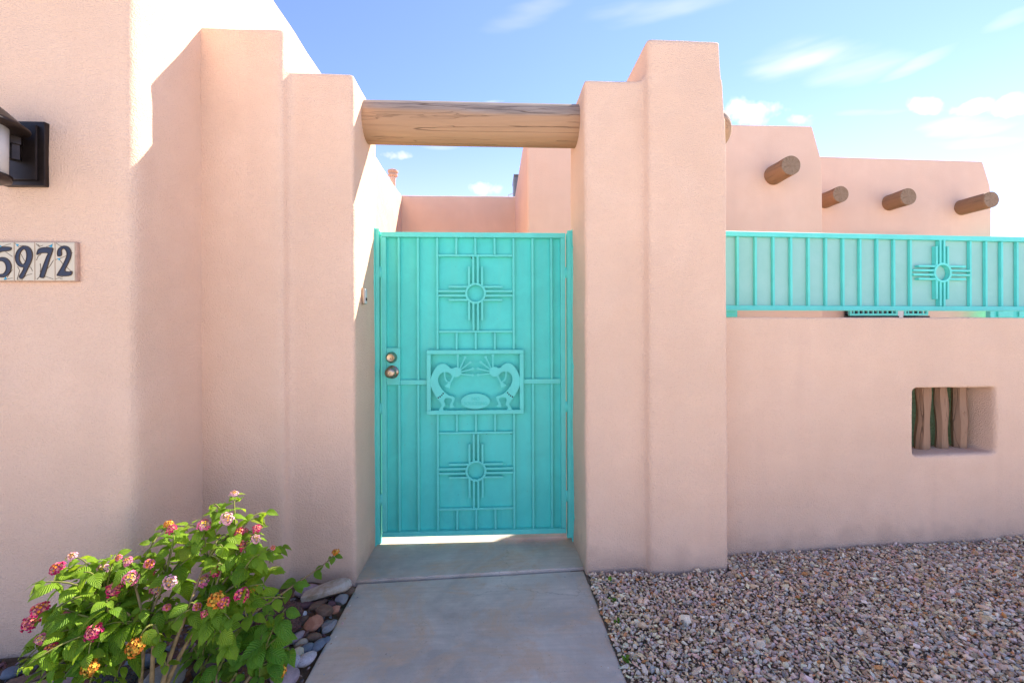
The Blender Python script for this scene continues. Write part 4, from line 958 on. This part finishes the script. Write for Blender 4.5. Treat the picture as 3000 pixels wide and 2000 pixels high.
def lantana(name, label, base, stems, tips, seed, leafL, mat, cap, droopy, pairs, forks=()):
    """tips: (Vector, head index or None, head scale)"""
    rn = random.Random(seed); root = thing(name, label, 'shrub', base)
    inv = Matrix.Translation(-Vector(base)); leaves = []
    hubs = []
    for hb in stems:
        a, c = Vector(base)+Vector((rn.uniform(-.03, .03), rn.uniform(-.02, .02), -.01)), Vector(hb)
        b = Vector(((a.x*2+c.x)/3, (a.y*2+c.y)/3, c.z*.65)); ps = bez(a, b, c, 8)
        bm = bmesh.new(); tube(bm, ps, [.0085-.0045*i/8 for i in range(9)], 8); under(link('stem', bm_done(bm, 'stem', True), M['stem']), root, inv); hubs.append(c)
    for fk in forks:
        c = Vector(fk); a = min(hubs[:len(stems)], key=lambda h: (h-c).length); ps = bez(a, a.lerp(c, .5)+Vector((0, 0, .02)), c, 6)
        bm = bmesh.new(); tube(bm, ps, [.0042-.0012*i/6 for i in range(7)], 7); under(link('branch', bm_done(bm, 'branch', True), M['stem']), root, inv); hubs.append(c)
    for (tp, hi, hs_) in tips:
        hub = min(hubs, key=lambda h: (h-tp).length+(.25 if h.z > tp.z-.02 else 0))
        mid = hub.lerp(tp, .55)+Vector((rn.uniform(-.02, .02), rn.uniform(-.02, .02), .05 if not droopy else .04))
        ps = bez(hub, mid, tp, 8)
        bm = bmesh.new(); tube(bm, ps, [.0032-.0018*i/8 for i in range(9)], 6); under(link('twig', bm_done(bm, 'twig', True), M['stem_green']), root, inv)
        d = (ps[-1]-ps[-2]).normalized()
        if hi is not None:
            tp = tp+Vector((.3, -.75, .45))*.014
            upv = (d*.3+Vector((.35, -.75, .75))+Vector((rn.uniform(-.3, .3), rn.uniform(-.3, .3), 0))).normalized()
            q = upv.to_track_quat('Z', 'Y').to_matrix().to_4x4(); s = .0178*hs_
            o = link('flower_head', HEADM[hi]); 
            if not HEADM[hi].materials: HEADM[hi].materials.append(M['petal'])
            under(o, root, inv); o.matrix_basis = Matrix.Translation(tp+upv*.004) @ q @ Matrix.Scale(s, 4)
        # whorls of leaves near the tip and pairs further down
        length = (tp-hub).length; npair = max(2, min(pairs, int(length/.028)))
        for k in range(npair):
            t = 1-.09-(.80*k/npair); p0 = ps[min(8, max(0, int(t*8)))].lerp(ps[min(8, int(t*8)+1)], (t*8) % 1)
            az = rn.random()*6.28
            nl = 3 if k == 0 else 2
            for s in range(nl):
                aa = az+s*2*math.pi/nl+rn.uniform(-.3, .3)
                out = Vector((math.cos(aa), math.sin(aa), rn.uniform(-.35, .25) if not droopy else rn.uniform(-.8, .2)))+d*.35+Vector((0, -.18, 0))
                L = leafL*rn.uniform(.55, 1.35)*(.62 if k == 0 else .85 if k == 1 else 1.0)
                p = p0+out.normalized()*.006
                tip_ = p+out.normalized()*L
                if not inside(tip_) or not inside(p): continue
                if not droopy and tip_.x < -1.02 and tip_.z < .11: continue
                nrm = (Vector((rn.uniform(-.6, .6), rn.uniform(-.75, .3), 1))+out*.1).normalized()
                leaves.append((leaf_matrix(p, out, nrm, L), rn.randrange(len(LEAVES)), tip_))
    leaves.sort(key=lambda l: (l[2]-cam.location).length)
    camp = Vector((0, -2.5, 1.15)); leaves.sort(key=lambda l: (l[2]-camp).length)
    rn.shuffle(leaves) if False else None
    for mtx, k, _ in leaves[:cap]:
        me = LEAF_BY_MAT[mat][k]
        o = link('leaf', me); under(o, root, inv); o.matrix_basis = mtx
    rest = leaves[cap:]
    if rest:
        vv, ff, uv, sh = [], [], [], []
        for mtx, k, _ in rest:
            me = LEAVES[k]; b0 = len(vv); q = rn.random(); vv += [(mtx @ v.co)[:] for v in me.vertices]; sh += [q]*len(me.vertices)
            ul = me.uv_layers[0].data
            for p in me.polygons: ff.append([b0+i for i in p.vertices]); uv += [ul[i].uv[:] for i in p.loop_indices]
        me = bpy.data.meshes.new('foliage'); me.from_pydata(vv, [], ff); u_ = me.uv_layers.new(name='UVMap'); u_.data.foreach_set('uv', [c for p in uv for c in p])
        a_ = me.attributes.new('shade', 'FLOAT', 'POINT'); a_.data.foreach_set('value', sh)
        for p in me.polygons: p.use_smooth = True
        o = link('foliage', me, M[mat]); under(o, root, inv); o['kind'] = 'stuff'
    return len(leaves)
LEAF_BY_MAT = {}
for mk in ('leaf', 'leaf2'):
    LEAF_BY_MAT[mk] = []
    for me in LEAVES:
        c = me.copy(); c.materials.append(M[mk]); LEAF_BY_MAT[mk].append(c)
NEAR = .92
def toward(p): return Vector((p[0]*NEAR, -2.5+(p[1]+2.5)*NEAR, 1.15-(1.15-p[2])*NEAR))
tips = [(toward((x, y, z)), hi, s) for x, y, z, s, hi in HEADS]
rn = random.Random(4)
extra = []
def near_ok(p): return all((p-q[0]).length > .036 for q in tips+extra)
tries = 0
while len(extra) < 95 and tries < 9000:
    tries += 1
    t0 = rn.choice(tips)[0]; p = t0+Vector((rn.uniform(-.10, .10), rn.uniform(-.10, .10), rn.uniform(-.13, .012)))
    if p.z > .10 and inside(p) and p.x > -1.36 and near_ok(p) and p.z < t0.z+.01: extra.append((p, None, 1))
STEMS = [toward(p) for p in ((-1.07, -1.05, .24), (-1.00, -1.01, .24), (-1.12, -1.02, .20), (-.96, -.98, .22))]
FORKS = [toward(p) for p in ((-1.22, -1.03, .22), (-.92, -.90, .32), (-1.12, -.94, .31), (-1.00, -.90, .37), (-1.28, -.98, .29), (-.88, -.94, .30), (-1.20, -.96, .32), (-.93, -.85, .42))]
n1 = lantana('lantana_shrub', 'tall flowering lantana shrub with pink and yellow blooms in front of the left wall', (-.975, -1.20, 0), STEMS, tips+extra, 12, .056, 'leaf', 300, False, 6, FORKS)
SHOOTS = [(-.907,-1.047,.178),(-.816,-1.039,.202),(-.768,-1.09,.15),(-.745,-.987,.234),(-.682,-1.029,.18),(-.659,-1.031,.131),(-.723,-1.096,.095),(-.856,-1.062,.1),(-.904,-1.085,.088),(-.704,-1.051,.098),(-.793,-1.1,.096),(-.679,-1.015,.26),(-.972,-1.028,.151),(-.89,-1.023,.139),(-.775,-1.016,.152),(-.741,-1.018,.197)]
tips2 = [(Vector(p), None, 1) for p in SHOOTS]+[(Vector((-.668, -1.075, .10)), 4, .8)]
n2 = lantana('lantana_shrub', 'low leafy lantana in the shade beside the path, nearly without blooms', (-.80, -1.13, 0), [(-.80, -1.10, .10), (-.74, -1.07, .11), (-.86, -1.08, .10), (-.92, -1.06, .09)], tips2, 31, .072, 'leaf2', 200, True, 4)
# the long runner over the stones
RUN = [Vector(p) for p in ((-.838,-1.0,.177),(-.815,-.96,.213),(-.786,-.88,.209),(-.741,-.76,.211),(-.698,-.67,.215),(-.665,-.6,.232))]
ro = thing('lantana_runner', 'single long lantana shoot reaching over the stones towards the path', 'shoot', (-.80, -1.10, 0)); ri = Matrix.Translation((.80, 1.10, 0))
bm = bmesh.new(); tube(bm, [Vector((-.85, -1.05, .0))]+[Vector((-.85, -1.03, .09))]+RUN, [.005, .0048, .0045, .0042, .0036, .0030, .0024, .0018], 8); under(link('stem', bm_done(bm, 'stem', True), M['stem']), ro, ri)
rn = random.Random(8)
for i, (t, L) in enumerate(((.30, .05), (.36, .045), (.52, .055), (.54, .06), (.57, .075), (.58, .045), (.60, .05), (.63, .04), (.74, .045), (.80, .032), (.83, .045), (.86, .03), (.95, .042), (.97, .035), (.985, .04))):
    s = t*5; k = min(4, int(s)); p = RUN[k].lerp(RUN[k+1], s-k); aa = i*2.3
    out = Vector((math.cos(aa)*.9, math.sin(aa)*.5-.15, rn.uniform(-.7, .35)))
    o = link('leaf', LEAF_BY_MAT['leaf2'][i % 8]); under(o, ro, ri); o.matrix_basis = leaf_matrix(p, out, Vector((rn.uniform(-.5, .5), -.5, 1)).normalized(), L)
o = link('flower_head', HEADM[4]); under(o, ro, ri); o.matrix_basis = Matrix.Translation(RUN[-1]+Vector((.002, -.002, .010))) @ Matrix.Rotation(R(20), 4, 'X') @ Matrix.Scale(.014, 4)
# weeds in the gravel
def weed(x, y, n, L, lab, seed, upright=False):
    rn = random.Random(seed); z = grav_z(x, y)+.008; w = thing('weed', lab, 'weed', (x, y, z), 0, 'weeds in the gravel')
    for k in range(n):
        aa = k*2.4+rn.random(); out = Vector((math.cos(aa), math.sin(aa), 2.6 if upright else rn.uniform(.3, 1.3)))
        o = link('leaf', LEAF_BY_MAT['leaf2'][rn.choice((0, 4, 6))], None, w); o.matrix_basis = leaf_matrix(Vector((rn.uniform(-.006, .006), rn.uniform(-.006, .006), -.004)), out, Vector((0, -.6, .8)) if upright else Vector((rn.uniform(-.4, .4), -.3, 1)).normalized(), L*rn.uniform(.7, 1.1))
weed(.545, -.455, 1, .036, 'single upright green sprout in the gravel at the right pillar foot', 2, True)
weed(.515, -.60, 6, .020, 'small green weed in the gravel near the path, uppermost of the weeds along the path', 3)
weed(.495, -.74, 5, .017, 'tiny green weed beside the path, between the upper and the lowest one', 4)
weed(.475, -.935, 7, .022, 'small green weed beside the path at the bottom of the picture', 5)
weed(1.30, -.66, 5, .020, 'thin green weed in the middle of the gravel', 6)
